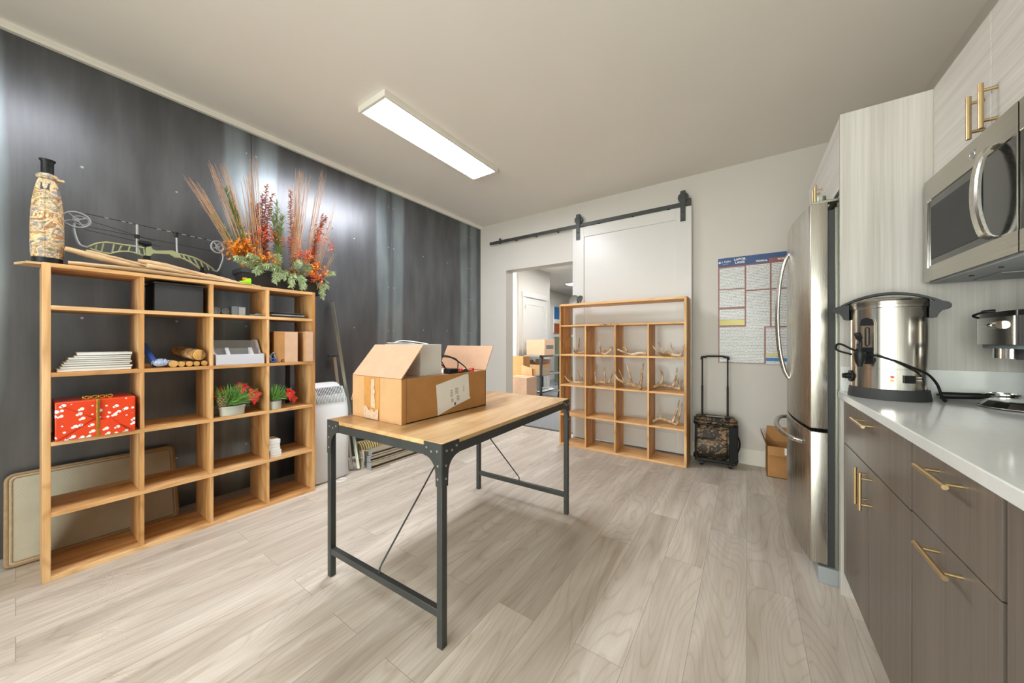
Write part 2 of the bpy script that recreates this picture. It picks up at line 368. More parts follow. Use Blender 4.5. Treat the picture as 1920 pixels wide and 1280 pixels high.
# ------------------------------------------------------------------ mesh helpers
OFF = {}
class MB:
    def __init__(s): s.bm = bmesh.new(); s.mi = 0
    def _new(s, verts, smooth=False):
        fs = set()
        for v in verts: fs.update(v.link_faces)
        for f in fs: f.smooth = smooth; f.material_index = s.mi
        return s
    def box(s, a, b, bev=0.0, mat=None, seg=2):
        a, b = Vector(a), Vector(b); lo = Vector([min(a[i], b[i]) for i in range(3)]); hi = Vector([max(a[i], b[i]) for i in range(3)])
        sz = hi - lo; c = (hi + lo) / 2
        mt = Matrix.Translation(c) @ Matrix.Diagonal((*sz, 1))
        if mat is not None: mt = mat @ mt
        r = bmesh.ops.create_cube(s.bm, size=1.0, matrix=mt); vs = r['verts']
        for v in vs:
            for f in v.link_faces: f.material_index = s.mi; f.smooth = False
        if bev > 0:
            es = list({e for v in vs for e in v.link_edges})
            r = bmesh.ops.bevel(s.bm, geom=es, offset=min(bev, 0.45 * min(sz)), segments=seg, affect='EDGES', profile=0.5)
            for f in r['faces']: f.material_index = s.mi; f.smooth = True
        return s
    def face(s, pts, smooth=False):
        vs = [s.bm.verts.new(p) for p in pts]; f = s.bm.faces.new(vs); f.material_index = s.mi; f.smooth = smooth; return s
    def prism(s, pts, d, smooth=False):
        d = Vector(d); n = len(pts)
        a = [s.bm.verts.new(Vector(p)) for p in pts]; b = [s.bm.verts.new(Vector(p) + d) for p in pts]
        fs = [s.bm.faces.new(a[::-1]), s.bm.faces.new(b)]
        for i in range(n):
            f = s.bm.faces.new((a[i], a[(i + 1) % n], b[(i + 1) % n], b[i])); f.smooth = smooth; f.material_index = s.mi
        for f in fs:
            f.material_index = s.mi
            for e in f.edges: e.smooth = False
        return s
    def tube(s, pts, r, n=8, cap=True, flat=1.0):
        pts = [Vector(p) for p in pts]; k = len(pts)
        rs = r if isinstance(r, (list, tuple)) else [r] * k
        rings = []; up = None
        for i, p in enumerate(pts):
            t = (pts[min(i + 1, k - 1)] - pts[max(i - 1, 0)]).normalized()
            if up is None:
                up = Vector((0, 0, 1)) if abs(t.z) < 0.9 else Vector((1, 0, 0))
            x = t.cross(up)
            if x.length < 1e-5: x = t.cross(Vector((0.3, 1, 0.2)))
            x.normalize(); y = x.cross(t).normalized(); up = y
            rings.append([s.bm.verts.new(p + (x * math.cos(2 * PI * j / n) + y * math.sin(2 * PI * j / n) * flat) * max(rs[i], 1e-5)) for j in range(n)])
        for i in range(k - 1):
            for j in range(n):
                f = s.bm.faces.new((rings[i][j], rings[i][(j + 1) % n], rings[i + 1][(j + 1) % n], rings[i + 1][j])); f.smooth = n > 4; f.material_index = s.mi
        if cap:
            for q in (rings[0], rings[-1][::-1]):
                f = s.bm.faces.new(q); f.material_index = s.mi
                for e in f.edges: e.smooth = False
        return s
    def cyl(s, a, b, r, n=20, r2=None): return s.tube([a, b], [r, r if r2 is None else r2], n)
    def lathe(s, prof, c=(0, 0, 0), n=32, sx=1.0, sy=1.0, smooth=True, ang=0.0):
        c = Vector(c); rings = []
        ca, sa = math.cos(ang), math.sin(ang)
        for r, z in prof:
            ring = []
            for j in range(n):
                x = r * sx * math.cos(2 * PI * j / n); y = r * sy * math.sin(2 * PI * j / n)
                ring.append(s.bm.verts.new(c + Vector((x * ca - y * sa, x * sa + y * ca, z))))
            rings.append(ring)
        for i in range(len(prof) - 1):
            for j in range(n):
                f = s.bm.faces.new((rings[i][j], rings[i][(j + 1) % n], rings[i + 1][(j + 1) % n], rings[i + 1][j])); f.smooth = smooth; f.material_index = s.mi
        for i in range(1, len(prof) - 1):
            a = Vector((prof[i][0] - prof[i - 1][0], prof[i][1] - prof[i - 1][1])); b = Vector((prof[i + 1][0] - prof[i][0], prof[i + 1][1] - prof[i][1]))
            if a.length > 1e-6 and b.length > 1e-6 and a.angle(b) > 0.6:
                for j in range(n):
                    e = s.bm.edges.get((rings[i][j], rings[i][(j + 1) % n]))
                    if e: e.smooth = False
        for q in ([rings[0][::-1]] if prof[0][0] > 1e-4 else []) + ([rings[-1]] if prof[-1][0] > 1e-4 else []):
            f = s.bm.faces.new(q); f.material_index = s.mi
            for e in f.edges: e.smooth = False
        return s
    def ball(s, c, r, n=10, sc=(1, 1, 1)):
        mt = Matrix.Translation(Vector(c)) @ Matrix.Diagonal((r * sc[0], r * sc[1], r * sc[2], 1))
        q = bmesh.ops.create_uvsphere(s.bm, u_segments=n, v_segments=max(4, n // 2 + 1), radius=1.0, matrix=mt)
        return s._new(q['verts'], True)
    def torus(s, c, R, r, axis='z', n=32, m=8, sc=(1, 1, 1)):
        pts = []
        for i in range(n + 1):
            a = 2 * PI * i / n; ca, sa = R * math.cos(a), R * math.sin(a)
            v = {'z': (ca * sc[0], sa * sc[1], 0), 'x': (0, ca * sc[0], sa * sc[1]), 'y': (ca * sc[0], 0, sa * sc[1])}[axis]
            pts.append(Vector(c) + Vector(v))
        return s.tube(pts, r, m, cap=False)
    def sheet(s, grid, thick=None):
        rows = [[s.bm.verts.new(p) for p in row] for row in grid]
        for i in range(len(rows) - 1):
            for j in range(len(rows[0]) - 1):
                f = s.bm.faces.new((rows[i][j], rows[i][j + 1], rows[i + 1][j + 1], rows[i + 1][j])); f.smooth = True; f.material_index = s.mi
        return s
    def xform(s, mt):
        bmesh.ops.transform(s.bm, matrix=mt, verts=s.bm.verts[:]); return s
    def build(s, name, mats, parent=None, recalc=True, bevel=0):
        mats = mats if isinstance(mats, (list, tuple)) else [mats]
        if recalc: bmesh.ops.recalc_face_normals(s.bm, faces=s.bm.faces[:])
        off = None; p = parent
        root = parent
        while root is not None and root.parent is not None: root = root.parent
        off = OFF.get(root.name) if root is not None else None
        if off is not None: bmesh.ops.translate(s.bm, verts=s.bm.verts[:], vec=-off)
        me = bpy.data.meshes.new(name); s.bm.to_mesh(me); s.bm.free()
        for m in mats: me.materials.append(m)
        o = bpy.data.objects.new(name, me); COL.objects.link(o)
        if parent is not None: o.parent = parent
        if bevel:
            b = o.modifiers.new('bevel', 'BEVEL'); b.width = bevel; b.segments = 2; b.limit_method = 'ANGLE'
        return o
def thing(name, label, cat, loc=(0, 0, 0), group=None, rot=0.0, world=True):
    """an Empty at the thing's base; parts are given in world coordinates unless world=False"""
    o = bpy.data.objects.new(name, None); COL.objects.link(o); o.location = loc; o.rotation_euler = (0, 0, rot)
    o.empty_display_size = 0.05
    o['label'] = label; o['category'] = cat
    if group: o['group'] = group
    if world: OFF[o.name] = Vector(loc)
    return o
def tag(o, label, cat, group=None, kind=None):
    o['label'] = label; o['category'] = cat
    if group: o['group'] = group
    if kind: o['kind'] = kind
    return o
def recenter(o):
    """move a one-mesh thing's origin to the base of its mesh"""
    me = o.data; xs = [v.co for v in me.vertices]
    c = Vector(((min(v.x for v in xs) + max(v.x for v in xs)) / 2, (min(v.y for v in xs) + max(v.y for v in xs)) / 2, min(v.z for v in xs)))
    me.transform(Matrix.Translation(-c)); o.location = c; return o
def struct(o):
    o['kind'] = 'structure'; return o
def text(s, size, mt, mat, name, parent, extrude=0.0004, align='CENTER', bold=0.0):
    cu = bpy.data.curves.new(name, 'FONT'); cu.body = s; cu.size = size; cu.align_x = align; cu.align_y = 'CENTER'; cu.extrude = extrude; cu.offset = bold
    tmp = bpy.data.objects.new(name + '_tmp', cu); COL.objects.link(tmp)
    dg = bpy.context.evaluated_depsgraph_get(); me = bpy.data.meshes.new_from_object(tmp.evaluated_get(dg))
    bpy.data.objects.remove(tmp)
    root = parent
    while root.parent is not None: root = root.parent
    off = OFF.get(root.name)
    me.transform(mt)
    if off is not None: me.transform(Matrix.Translation(-off))
    me.materials.clear(); me.materials.append(mat)
    o = bpy.data.objects.new(name, me); COL.objects.link(o); o.parent = parent
    return o
def bez(p0, p1, p2, n=8):
    p0, p1, p2 = Vector(p0), Vector(p1), Vector(p2)
    return [p0 * (1 - t) ** 2 + p1 * 2 * t * (1 - t) + p2 * t * t for t in [i / n for i in range(n + 1)]]
def smooth_path(pts, n=5):
    pts = [Vector(p) for p in pts]; out = []
    for i in range(len(pts) - 1):
        a = pts[max(i - 1, 0)]; b = pts[i]; c = pts[i + 1]; d = pts[min(i + 2, len(pts) - 1)]
        for k in range(n):
            t = k / n
            out.append(0.5 * ((2 * b) + (-a + c) * t + (2 * a - 5 * b + 4 * c - d) * t * t + (-a + 3 * b - 3 * c + d) * t ** 3))
    out.append(pts[-1]); return out

# ------------------------------------------------------------------ room shell
WL, WR, WB, WF, CH = -3.27, 0.99, 3.93, -2.5, 2.86     # left, right, back, front walls; ceiling height
HB = 4.10                                                # hall side of the back wall
DOX0, DOX1, DOZ = -2.803, -1.20, 2.16                    # doorway
def shell():
    struct(MB().box((WL - 0.1, WF - 0.1, -0.08), (WR + 0.1, 4.0, 0)).build('floor', M['floor']))
    struct(MB().box((WL - 0.1, WF - 0.1, CH), (WR + 0.1, HB, CH + 0.1)).build('ceiling', M['ceil']))
    # left wall: studs board + steel sheets
    wl = struct(MB().box((WL - 0.12, WF, 0), (WL - 0.012, HB, CH)).build('wall_left', M['wall']))
    seams = [WF] + SEAMS + [WB]
    for i in range(len(seams) - 1):
        b = MB().box((WL - 0.010, seams[i] + 0.0015, 0.0), (WL, seams[i + 1] - 0.0015, 2.822), 0.001)
        b.build('steel_sheet', M['steel'], wl)
    sb = MB(); sb.box((WL - 0.0115, WF, 0), (WL - 0.0105, WB, CH)); sb.build('backing_strip', M['blackmt'], wl)
    for s0 in SEAMS:
        for dy in (-0.033, 0.033):
            for z in (0.35, 0.80, 1.28, 1.76, 2.2, 2.65):
                if -0.4 < s0 + dy < WB: MB().cyl((WL, s0 + dy, z), (WL + 0.003, s0 + dy, z), 0.007, 10).build('screw', M['bolt'], wl)
    for s0 in SEAMS[1:-1]:
        for k in (0.46, 0.87):
            for z in (0.35, 1.30, 2.2):
                if s0 + k > 0: MB().cyl((WL, s0 + k, z), (WL + 0.003, s0 + k, z), 0.007, 10).build('screw', M['bolt'], wl)
    # white trim on top of the steel
    t = MB(); t.prism([(WL, WF, 2.822), (WL + 0.028, WF, 2.822), (WL + 0.034, WF, 2.834), (WL + 0.036, WF, CH), (WL, WF, CH)], (0, WB - WF, 0)); struct(t.build('trim_1', M['trimw']))
    # back wall with doorway
    b = MB()
    b.box((WL - 0.1, WB, 0), (DOX0, HB, CH)); b.box((DOX1, WB, 0), (WR + 0.1, HB, CH)); b.box((DOX0, WB, DOZ), (DOX1, HB, CH))
    struct(b.build('wall_back', M['wall']))
    b = MB(); b.prism([(-0.5, WB - 0.014, 0), (-0.5, WB - 0.014, 0.14), (-0.5, WB - 0.006, 0.148), (-0.5, WB, 0.148), (-0.5, WB, 0)], (WR + 0.5, 0, 0)); struct(b.build('baseboard_back', M['trimw']))
    b = MB(); b.prism([(WL, WB - 0.014, 0), (WL, WB - 0.014, 0.14), (WL, WB - 0.006, 0.148), (WL, WB, 0.148), (WL, WB, 0)], (DOX0 - WL - 0.01, 0, 0)); struct(b.build('baseboard_back_corner', M['trimw']))
    struct(MB().box((WR, WF, 0), (WR + 0.1, HB, CH)).build('wall_right', M['wall']))
    # front wall (behind the camera) with a wide window
    b = MB(); X0, X1, Z0, Z1 = -2.1, 0.93, 0.03, 2.35
    b.box((WL - 0.1, WF - 0.1, 0), (X0, WF, CH)); b.box((X1, WF - 0.1, 0), (WR + 0.1, WF, CH)); b.box((X0, WF - 0.1, 0), (X1, WF, Z0)); b.box((X0, WF - 0.1, Z1), (X1, WF, CH))
    struct(b.build('wall_front', M['wall']))
    f = MB()
    for x in (X0, (X0 + X1) / 2 - 0.03, X1 - 0.06): f.box((x, WF - 0.07, Z0), (x + 0.06, WF - 0.02, Z1))
    f.box((X0, WF - 0.07, Z0), (X1, WF - 0.02, Z0 + 0.06)); f.box((X0, WF - 0.07, Z1 - 0.06), (X1, WF - 0.02, Z1))
    wf = struct(f.build('window_1', M['trimw']))
    MB().box((X0 + 0.05, WF - 0.05, Z0 + 0.05), (X1 - 0.05, WF - 0.044, Z1 - 0.05)).build('pane', M['pane'], wf)
    l = bpy.data.lights.new('window_portal', 'AREA'); l.shape = 'RECTANGLE'; l.size = X1 - X0; l.size_y = Z1 - Z0
    l.cycles.is_portal = True
    o = bpy.data.objects.new('window_portal', l); COL.objects.link(o); o.location = ((X0 + X1) / 2, WF - 0.02, (Z0 + Z1) / 2); o.rotation_euler = (PI / 2, 0, 0)
shell()

# ceiling lamps (slim surface-mounted LED panels)
def ceiling_lamp(x0, x1, y0, y1, label, strength_mat):
    t = thing('ceiling_light', label, 'ceiling light', ((x0 + x1) / 2, (y0 + y1) / 2, CH - 0.045), 'slim LED ceiling panels')
    f = MB(); e = 0.022; z0, z1 = CH - 0.045, CH
    f.box((x0 - e, y0 - e, z0), (x0, y1 + e, z1), 0.002); f.box((x1, y0 - e, z0), (x1 + e, y1 + e, z1), 0.002)
    f.box((x0, y0 - e, z0), (x1, y0, z1), 0.002); f.box((x0, y1, z0), (x1, y1 + e, z1), 0.002)
    f.build('frame', M['trimw'], t)
    MB().box((x0, y0, z0 + 0.004), (x1, y1, z0 + 0.012)).build('diffuser', strength_mat, t)
ceiling_lamp(-2.297, -2.027, 1.427, 2.650, 'slim rectangular LED panel glowing white on the ceiling', M['lamp'])
ceiling_lamp(-2.297, -2.027, -0.97, 0.25, 'LED ceiling panel nearest the front window, out of the picture', M['lamp_b'])

# ------------------------------------------------------------------ barn door and track
def barn_door():
    X0, X1, Y0, Y1, Z0, Z1 = -1.752, -0.457, 3.855, 3.895, 0.012, 2.530
    st, e = 0.146, 0.012
    t = thing('barn_door', 'white single-panel sliding barn door hanging behind the antler shelf', 'sliding door', ((X0 + X1) / 2, (Y0 + Y1) / 2, 0.0))
    b = MB()
    b.box((X0, Y0, Z0), (X0 + st, Y1, Z1), 0.0015); b.box((X1 - st, Y0, Z0), (X1, Y1, Z1), 0.0015)
    b.box((X0 + st, Y0, Z1 - 0.118), (X1 - st, Y1, Z1), 0.0015); b.box((X0 + st, Y0, Z0), (X1 - st, Y1, Z0 + 0.2), 0.0015)
    b.build('door_frame', M['doorw'], t)
    MB().box((X0 + st, Y0 + e, Z0 + 0.2), (X1 - st, Y1 - e, Z1 - 0.118)).build('door_panel', M['doorw'], t)
    for x in (-1.679, -0.535):
        h = MB(); h.prism([(x - 0.024, Y0 - 0.008, 2.385), (x + 0.024, Y0 - 0.008, 2.385), (x + 0.024, Y0 - 0.008, 2.690), (x - 0.024, Y0 - 0.008, 2.690)], (0, 0.007, 0))
        h.prism([(x - 0.02, Y0 - 0.008, 2.690), (x + 0.02, Y0 - 0.008, 2.690), (x + 0.02, Y0 + 0.035, 2.690), (x - 0.02, Y0 + 0.035, 2.690)], (0, 0, 0.006))
        hp = h.build('hanger_strap', M['blacksteel'], t)
        w_ = MB(); w_.cyl((x, Y0 + 0.004, 2.632), (x, Y0 + 0.030, 2.632), 0.050, 28); w_.cyl((x, Y0 - 0.012, 2.632), (x, Y0 + 0.034, 2.632), 0.012, 12)
        w_.build('roller', M['blacksteel'], hp)
        for z in (2.41, 2.475): MB().cyl((x, Y0 - 0.014, z), (x, Y0 - 0.006, z), 0.009, 6).build('bolt', M['blackmt'], hp)
    r = thing('door_track', 'black flat steel sliding-door track above the doorway', 'door track', (-1.75, 3.87, 2.55))
    MB().box((-3.045, 3.860, 2.542), (-0.462, 3.868, 2.582), 0.001).build('rail', M['blacksteel'], r)
    for x in (-2.3, -1.98, -2.62, -1.44, -1.05, -0.68): 
        MB().cyl((x, 3.868, 2.555), (x, WB, 2.555), 0.011, 12).cyl((x, 3.852, 2.555), (x, 3.862, 2.555), 0.010, 6).build('standoff', M['blacksteel'], r)
    for x in (-2.86, -0.475): MB().box((x - 0.012, 3.852, 2.535), (x + 0.012, 3.876, 2.61), 0.003).build('stop', M['blacksteel'], r)
barn_door()

# ------------------------------------------------------------------ hall seen through the doorway
def hall():
    HX0, HX1, HY1, HC = -3.7, 0.4, 12.5, 2.72
    b = MB(); b.box((-7.0, 4.0, -0.08), (0.5, HY1, 0.0)); struct(b.build('floor_hall', M['carpet']))
    b = MB(); b.box((-2.9, 3.955, 0.0), (-1.1, 4.005, 0.006), 0.002); struct(b.build('threshold', M['blackmt']))
    struct(MB().box((-7.0, HB, HC), (0.5, HY1, HC + 0.1)).build('ceiling_hall', M['ceil']))
    b = MB(); b.box((HX0 - 0.12, 5.62, 0), (HX0, 6.90, HC)); b.box((HX0 - 0.12, HB, 0), (HX0, 4.45, HC)); b.box((HX0 - 0.12, 4.45, 0), (HX0, 5.62, 0.06)); b.box((HX0 - 0.12, 4.45, 2.62), (HX0, 5.62, HC))
    b.box((-7, 6.90 - 0.10, 0), (HX0 - 0.12, 6.90, HC))
    struct(b.build('wall_hall_near', M['wall']))
    f = MB()
    for y in (4.45, 5.56): f.box((HX0 - 0.08, y, 0.06), (HX0 - 0.03, y + 0.05, 2.62))
    f.box((HX0 - 0.08, 4.45, 0.06), (HX0 - 0.03, 5.62, 0.12)); f.box((HX0 - 0.08, 4.45, 2.57), (HX0 - 0.03, 5.62, 2.62))
    wf = struct(f.build('window_2', M['trimw']))
    MB().box((HX0 - 0.06, 4.5, 0.1), (HX0 - 0.054, 5.57, 2.58)).build('pane', M['pane'], wf)
    struct(MB().box((-5.0, 6.9, 0), (-4.9, HY1, HC)).build('wall_hall_left', M['wall']))
    struct(MB().box((-7, HY1, 0), (0.5, HY1 + 0.1, HC)).build('wall_hall_end', M['wall']))
    struct(MB().box((HX1, HB, 0), (HX1 + 0.1, HY1, HC)).build('wall_hall_right', M['wall']))
    # white interior door in the near hall wall
    d = MB(); x = HX0
    Y0, Y1, ZT = 5.83, 6.70, 2.045
    d.box((x, Y0 - 0.005, 0.01), (x + 0.012, Y0 + 0.11, ZT), 0.001); d.box((x, Y1 - 0.11, 0.01), (x + 0.012, Y1 + 0.005, ZT), 0.001); d.box((x, Y0 + 0.11, ZT - 0.13), (x + 0.012, Y1 - 0.11, ZT)); d.box((x, Y0 + 0.11, 0.01), (x + 0.012, Y1 - 0.11, 0.2))
    d.box((x, Y0 + 0.11, 0.2), (x + 0.004, Y1 - 0.11, ZT - 0.13))
    dd = struct(d.build('door_1', M['doorw']))
    c = MB(); c.box((x, Y0 - 0.09, 0), (x + 0.022, Y0 - 0.008, ZT + 0.02), 0.002); c.box((x, Y1 + 0.008, 0), (x + 0.022, Y1 + 0.09, ZT + 0.02), 0.002)
    c.box((x, Y0 - 0.11, ZT + 0.02), (x + 0.03, Y1 + 0.11, ZT + 0.12), 0.003)
    c.build('door_casing', M['doorw'], dd)
    for z in (1.86, 0.3, 1.1): MB().cyl((x + 0.016, Y0 - 0.002, z - 0.045), (x + 0.016, Y0 - 0.002, z + 0.045), 0.008, 8).build('hinge', M['blackmt'], dd)
    # lamp on the hall ceiling, and an added unseen panel to brighten the hall
    for yy, lab in ((8.4, 'rectangular LED panel on the hall ceiling seen through the doorway'), (5.9, 'LED panel on the hall ceiling hidden above the door head')):
        t = thing('hall_ceiling_light', lab, 'ceiling light', (-3.6, yy, HC - 0.04), 'hall ceiling panels')
        MB().box((-3.97 if yy > 8 else -2.9, yy - 0.16, HC - 0.04), (-2.77 if yy > 8 else -1.7, yy + 0.16, HC), 0.003).build('frame', M['trimw'], t)
        MB().box((-3.95 if yy > 8 else -2.88, yy - 0.14, HC - 0.045), (-2.79 if yy > 8 else -1.72, yy + 0.14, HC - 0.041)).build('diffuser', M['lamp_h'], t)
    # picture on the far left hall wall
    p = thing('wall_picture', 'landscape picture with blue sky above orange-brown rock, on the hall wall', 'picture', (-4.88, 9.75, 1.85))
    MB().box((-4.9, 9.36, 1.42), (-4.87, 10.3, 2.24), 0.003).build('canvas', M['paper'], p)
    for (a, b_, m) in ((1.85, 2.235, 'skyblue'), (1.72, 1.85, 'paper'), (1.425, 1.72, 'rust')):
        MB().box((-4.872, 9.365, a), (-4.866, 10.295, b_)).build('painted_band', M[m], p)
    # office partition and cabinet in the distance
    p = thing('office_partition', 'low grey-green fabric office partition beyond the hall cart', 'partition', (-3.9, 8.3, 0))
    MB().box((-4.3, 8.28, 0.05), (-2.9, 8.34, 1.29), 0.006).build('fabric_panel', M['felt'], p); MB().box((-4.32, 8.27, 1.29), (-2.88, 8.35, 1.32), 0.004).build('top_rail', M['trimw'], p)
    for x_ in (-4.2, -3.0): MB().box((x_ - 0.02, 8.1, 0), (x_ + 0.02, 8.5, 0.05), 0.003).build('foot', M['greypl'], p)
    # utility cart
    def H(u, v, y): return PY(u, v, y)
    cx0, cx1, cy0, cy1 = -3.665, -3.08, 5.80, 6.75
    t = thing('utility_cart', 'grey three-shelf rolling utility cart standing in the hall', 'cart', ((cx0 + cx1) / 2, (cy0 + cy1) / 2, 0))
    # corners: measured footprint, slightly turned
    A = Vector((-3.62, 5.60)); ux = Vector((1.0, 0.0)); uy = Vector((0.0, 1.0)); Wd, Ln = 0.44, 0.80
    B_ = A + ux * -0.0
    def P3(a, b, z): q = A + ux * a + uy * b; return (q.x, q.y, z)
    rotm = Matrix(((ux.x, uy.x, 0, A.x), (ux.y, uy.y, 0, A.y), (0, 0, 1, 0), (0, 0, 0, 1)))
    for z in (0.14, 0.50, 0.86):
        s = MB(); s.box((0, 0, z), (Wd, Ln, z + 0.015), 0.003, rotm); s.box((0, 0, z), (Wd, 0.015, z + 0.035), 0.002, rotm); s.box((0, Ln - 0.015, z), (Wd, Ln, z + 0.035), 0.002, rotm); s.box((0, 0, z), (0.015, Ln, z + 0.035), 0.002, rotm); s.box((Wd - 0.015, 0, z), (Wd, Ln, z + 0.035), 0.002, rotm)
        s.build('shelf', M['greypl'], t)
    for a in (0, Wd - 0.04):
        for b in (0, Ln - 0.04):
            MB().box((a, b, 0.10), (a + 0.04, b + 0.04, 0.90), 0.004, rotm).build('upright', M['blackmt'], t)
            c = MB(); q = P3(a + 0.02, b + 0.02, 0.05); c.cyl((q[0] - 0.014, q[1], 0.05), (q[0] + 0.014, q[1], 0.05), 0.05, 16); c.box((q[0] - 0.022, q[1] - 0.015, 0.05), (q[0] + 0.022, q[1] + 0.015, 0.105), 0.003)
            c.build('caster', M['blackmt'] if b else M['greypl'], t)
    # boxes on the cart
    def carton(name, lab, base, size, rot, mat, openflaps=False, labelm=None):
        t2 = thing(name, lab, 'cardboard box', base, None, rot, world=False)
        sx, sy, sz = size; b = MB()
        if openflaps:
            th = 0.005
            b.box((-sx / 2, -sy / 2, 0), (sx / 2, sy / 2, th)); b.box((-sx / 2, -sy / 2, 0), (-sx / 2 + th, sy / 2, sz)); b.box((sx / 2 - th, -sy / 2, 0), (sx / 2, sy / 2, sz)); b.box((-sx / 2, -sy / 2, 0), (sx / 2, -sy / 2 + th, sz)); b.box((-sx / 2, sy / 2 - th, 0), (sx / 2, sy / 2, sz))
            b.build('carton', mat, t2)
            f = MB(); f.prism([(-sx / 2, -sy / 2, sz), (-sx / 2, sy / 2, sz), (-sx / 2 - 0.06, sy / 2, sz + 0.07), (-sx / 2 - 0.06, -sy / 2, sz + 0.07)], (0.004, 0, 0)); f.build('flap', M['card_in'], t2)
            f = MB(); f.prism([(-sx / 2, sy / 2, sz), (sx / 2, sy / 2, sz), (sx / 2, sy / 2 + 0.02, sz + 0.09), (-sx / 2, sy / 2 + 0.02, sz + 0.09)], (0, 0.004, 0)); f.build('flap', M['card_in'], t2)
        else:
            b.box((-sx / 2, -sy / 2, 0), (sx / 2, sy / 2, sz), 0.004); b.build('carton', mat, t2)
            MB().box((-sx / 2 + 0.01, -0.025, sz), (sx / 2 - 0.01, 0.025, sz + 0.001)).build('tape', M['tape'], t2)
        if labelm: MB().box((sx / 2, -sy * 0.35, sz * 0.4), (sx / 2 + 0.001, sy * 0.35, sz * 0.65)).build('printed_label', labelm, t2)
        return t2
    ang = math.atan2(ux.y, ux.x)
    q = P3(0.28, 0.26, 0.896); carton('cardboard_box', 'closed brown carton with a blue-grey label on top of the hall cart', q, (0.40, 0.42, 0.30), ang, M['card_in'], False, M['slate'])
    q = P3(0.21, 0.26, 0.516); carton('cardboard_box', 'open yellowish carton on the middle shelf of the hall cart', q, (0.34, 0.38, 0.20), ang, M['card'], True, M['paper_g'])
    q = P3(0.21, 0.40, 0.176); g = thing('crumpled_plastic', 'white crumpled plastic wrap on the bottom shelf of the hall cart', 'plastic wrap', q, None, ang, False)
    gr = [[(-0.16 + 0.32 * i / 10, -0.3 + 0.6 * j / 16, 0.012 + 0.035 * random.random() * (1 if 0 < i < 10 and 0 < j < 16 else 0)) for j in range(17)] for i in range(11)]
    MB().sheet(gr).build('sheet', M['whitepl'], g)
    # cartons standing on the floor behind the table
    carton('cardboard_box', 'beige carton on the hall floor in front of the folded brown boards', (-3.01, 4.66, 0), (0.38, 0.30, 0.595), 0.0, M['card_in'])
    bx = carton('cardboard_box', 'tall brown carton with a dark stripe against the left side of the doorway', (-3.37, 5.08, 0), (0.38, 0.22, 0.90), 0.0, M['card_dk'])
    MB().box((-0.2, -0.112, 0.50), (0.2, -0.110, 0.55)).build('dark_stripe', M['ink'], bx)
    t = thing('cardboard_sheet', 'flattened brown carton leaning beside the beige carton in the hall', 'cardboard', (-2.90, 4.98, 0))
    for k in range(2):
        y = 4.90 + 0.022 * k; o = 0.035 * k
        a, b_ = PY(978 + 4 * k, 684 + 4 * k, y), PY(997 + 2 * k, 690 + 2 * k, y)
        MB().prism([(a.x, y - 0.06, 0.001), (b_.x + 0.11 + o, y - 0.06, 0.001), (b_.x + o, y, b_.z), (a.x, y, a.z)], (0, 0.012, 0)).build('board', M['card_dk'] if k else M['card'], t)
hall()

# ------------------------------------------------------------------ cubby shelves
def cubby_left():
    X0, X1 = -3.075, -2.77
    t = thing('cubby_shelf', 'oak plywood cubby shelf of twenty openings against the dark steel wall', 'shelf', ((X0 + X1) / 2, 0.7, 0))
    d = 0.02
    MB().box((X0, 0.072, 0), (X1, 0.097, 1.54), 0.0015).build('side_panel', M['ply_v'], t)
    MB().box((X0, 1.303, 0), (X1, 1.323, 1.54), 0.0015).build('side_panel', M['ply_v'], t)
    MB().box((X0, 0.097, 1.52), (X1, 1.303, 1.54), 0.0012).build('top_panel', M['ply_h'], t)
    MB().box((X0, 0.097, 0), (X1, 1.303, 0.022), 0.0012).build('bottom_panel', M['ply_h'], t)
    zs = [0.022, 0.309, 0.653, 0.987, 1.315]
    for z in zs[1:]: MB().box((X0, 0.097, z), (X1, 1.303, z + d), 0.0012).build('shelf_board', M['ply_h'], t)
    tops = [0.022] + [z + d for z in zs[1:]]; bots = zs[1:] + [1.52]
    for y in (0.392, 0.692, 0.998):
        for a, b in zip(tops, bots):
            MB().box((X0, y + random.uniform(-.002, .002), a), (X1 - random.uniform(0, .003), y + 0.016, b), 0.001).build('divider', M['ply_v'], t)
    return X0, X1
cubby_left()
LR = [0.022, 0.329, 0.673, 1.007, 1.335]      # tops of the left shelf's levels, bottom to top
def cubby_back():
    Y0, Y1 = 3.482, 3.755
    t = thing('cubby_shelf', 'pale fir plywood shelf holding antlers in front of the white barn door', 'shelf', (-1.1, (Y0 + Y1) / 2, 0))
    MB().box((-1.745, Y0, 0), (-1.727, Y1, 1.578), 0.0012).build('side_panel', M['fir_v'], t)
    MB().box((-0.475, Y0, 0), (-0.453, Y1, 1.578), 0.0012).build('side_panel', M['fir_v'], t)
    MB().box((-1.727, Y0, 1.556), (-0.475, Y1, 1.578), 0.0012).build('top_panel', M['fir_h'], t)
    MB().box((-1.727, Y0, 0), (-0.475, Y1, 0.018), 0.0012).build('bottom_panel', M['fir_h'], t)
    zs = [0.332, 0.662, 1.000, 1.326]
    for z in zs: MB().box((-1.727, Y0, z), (-0.475, Y1, z + 0.018), 0.0012).build('shelf_board', M['fir_h'], t)
    tops = [0.018, 0.350, 0.680, 1.018]; bots = zs
    for x in (-1.443, -1.123, -0.798):
        for a, b in zip(tops, bots): MB().box((x, Y0, a), (x + 0.017, Y1, b), 0.001).build('divider', M['fir_v'], t)
    for x, w_ in ((-1.27, .006), (-1.235, .04), (-1.16, .012), (-1.12, .008), (-1.09, .01)): MB().box((x, Y0 - 0.0008, 1.331), (x + w_, Y0, 1.339)).build('printed_mark', M['ink'], t)
cubby_back()
BR = [0.018, 0.350, 0.680, 1.018]

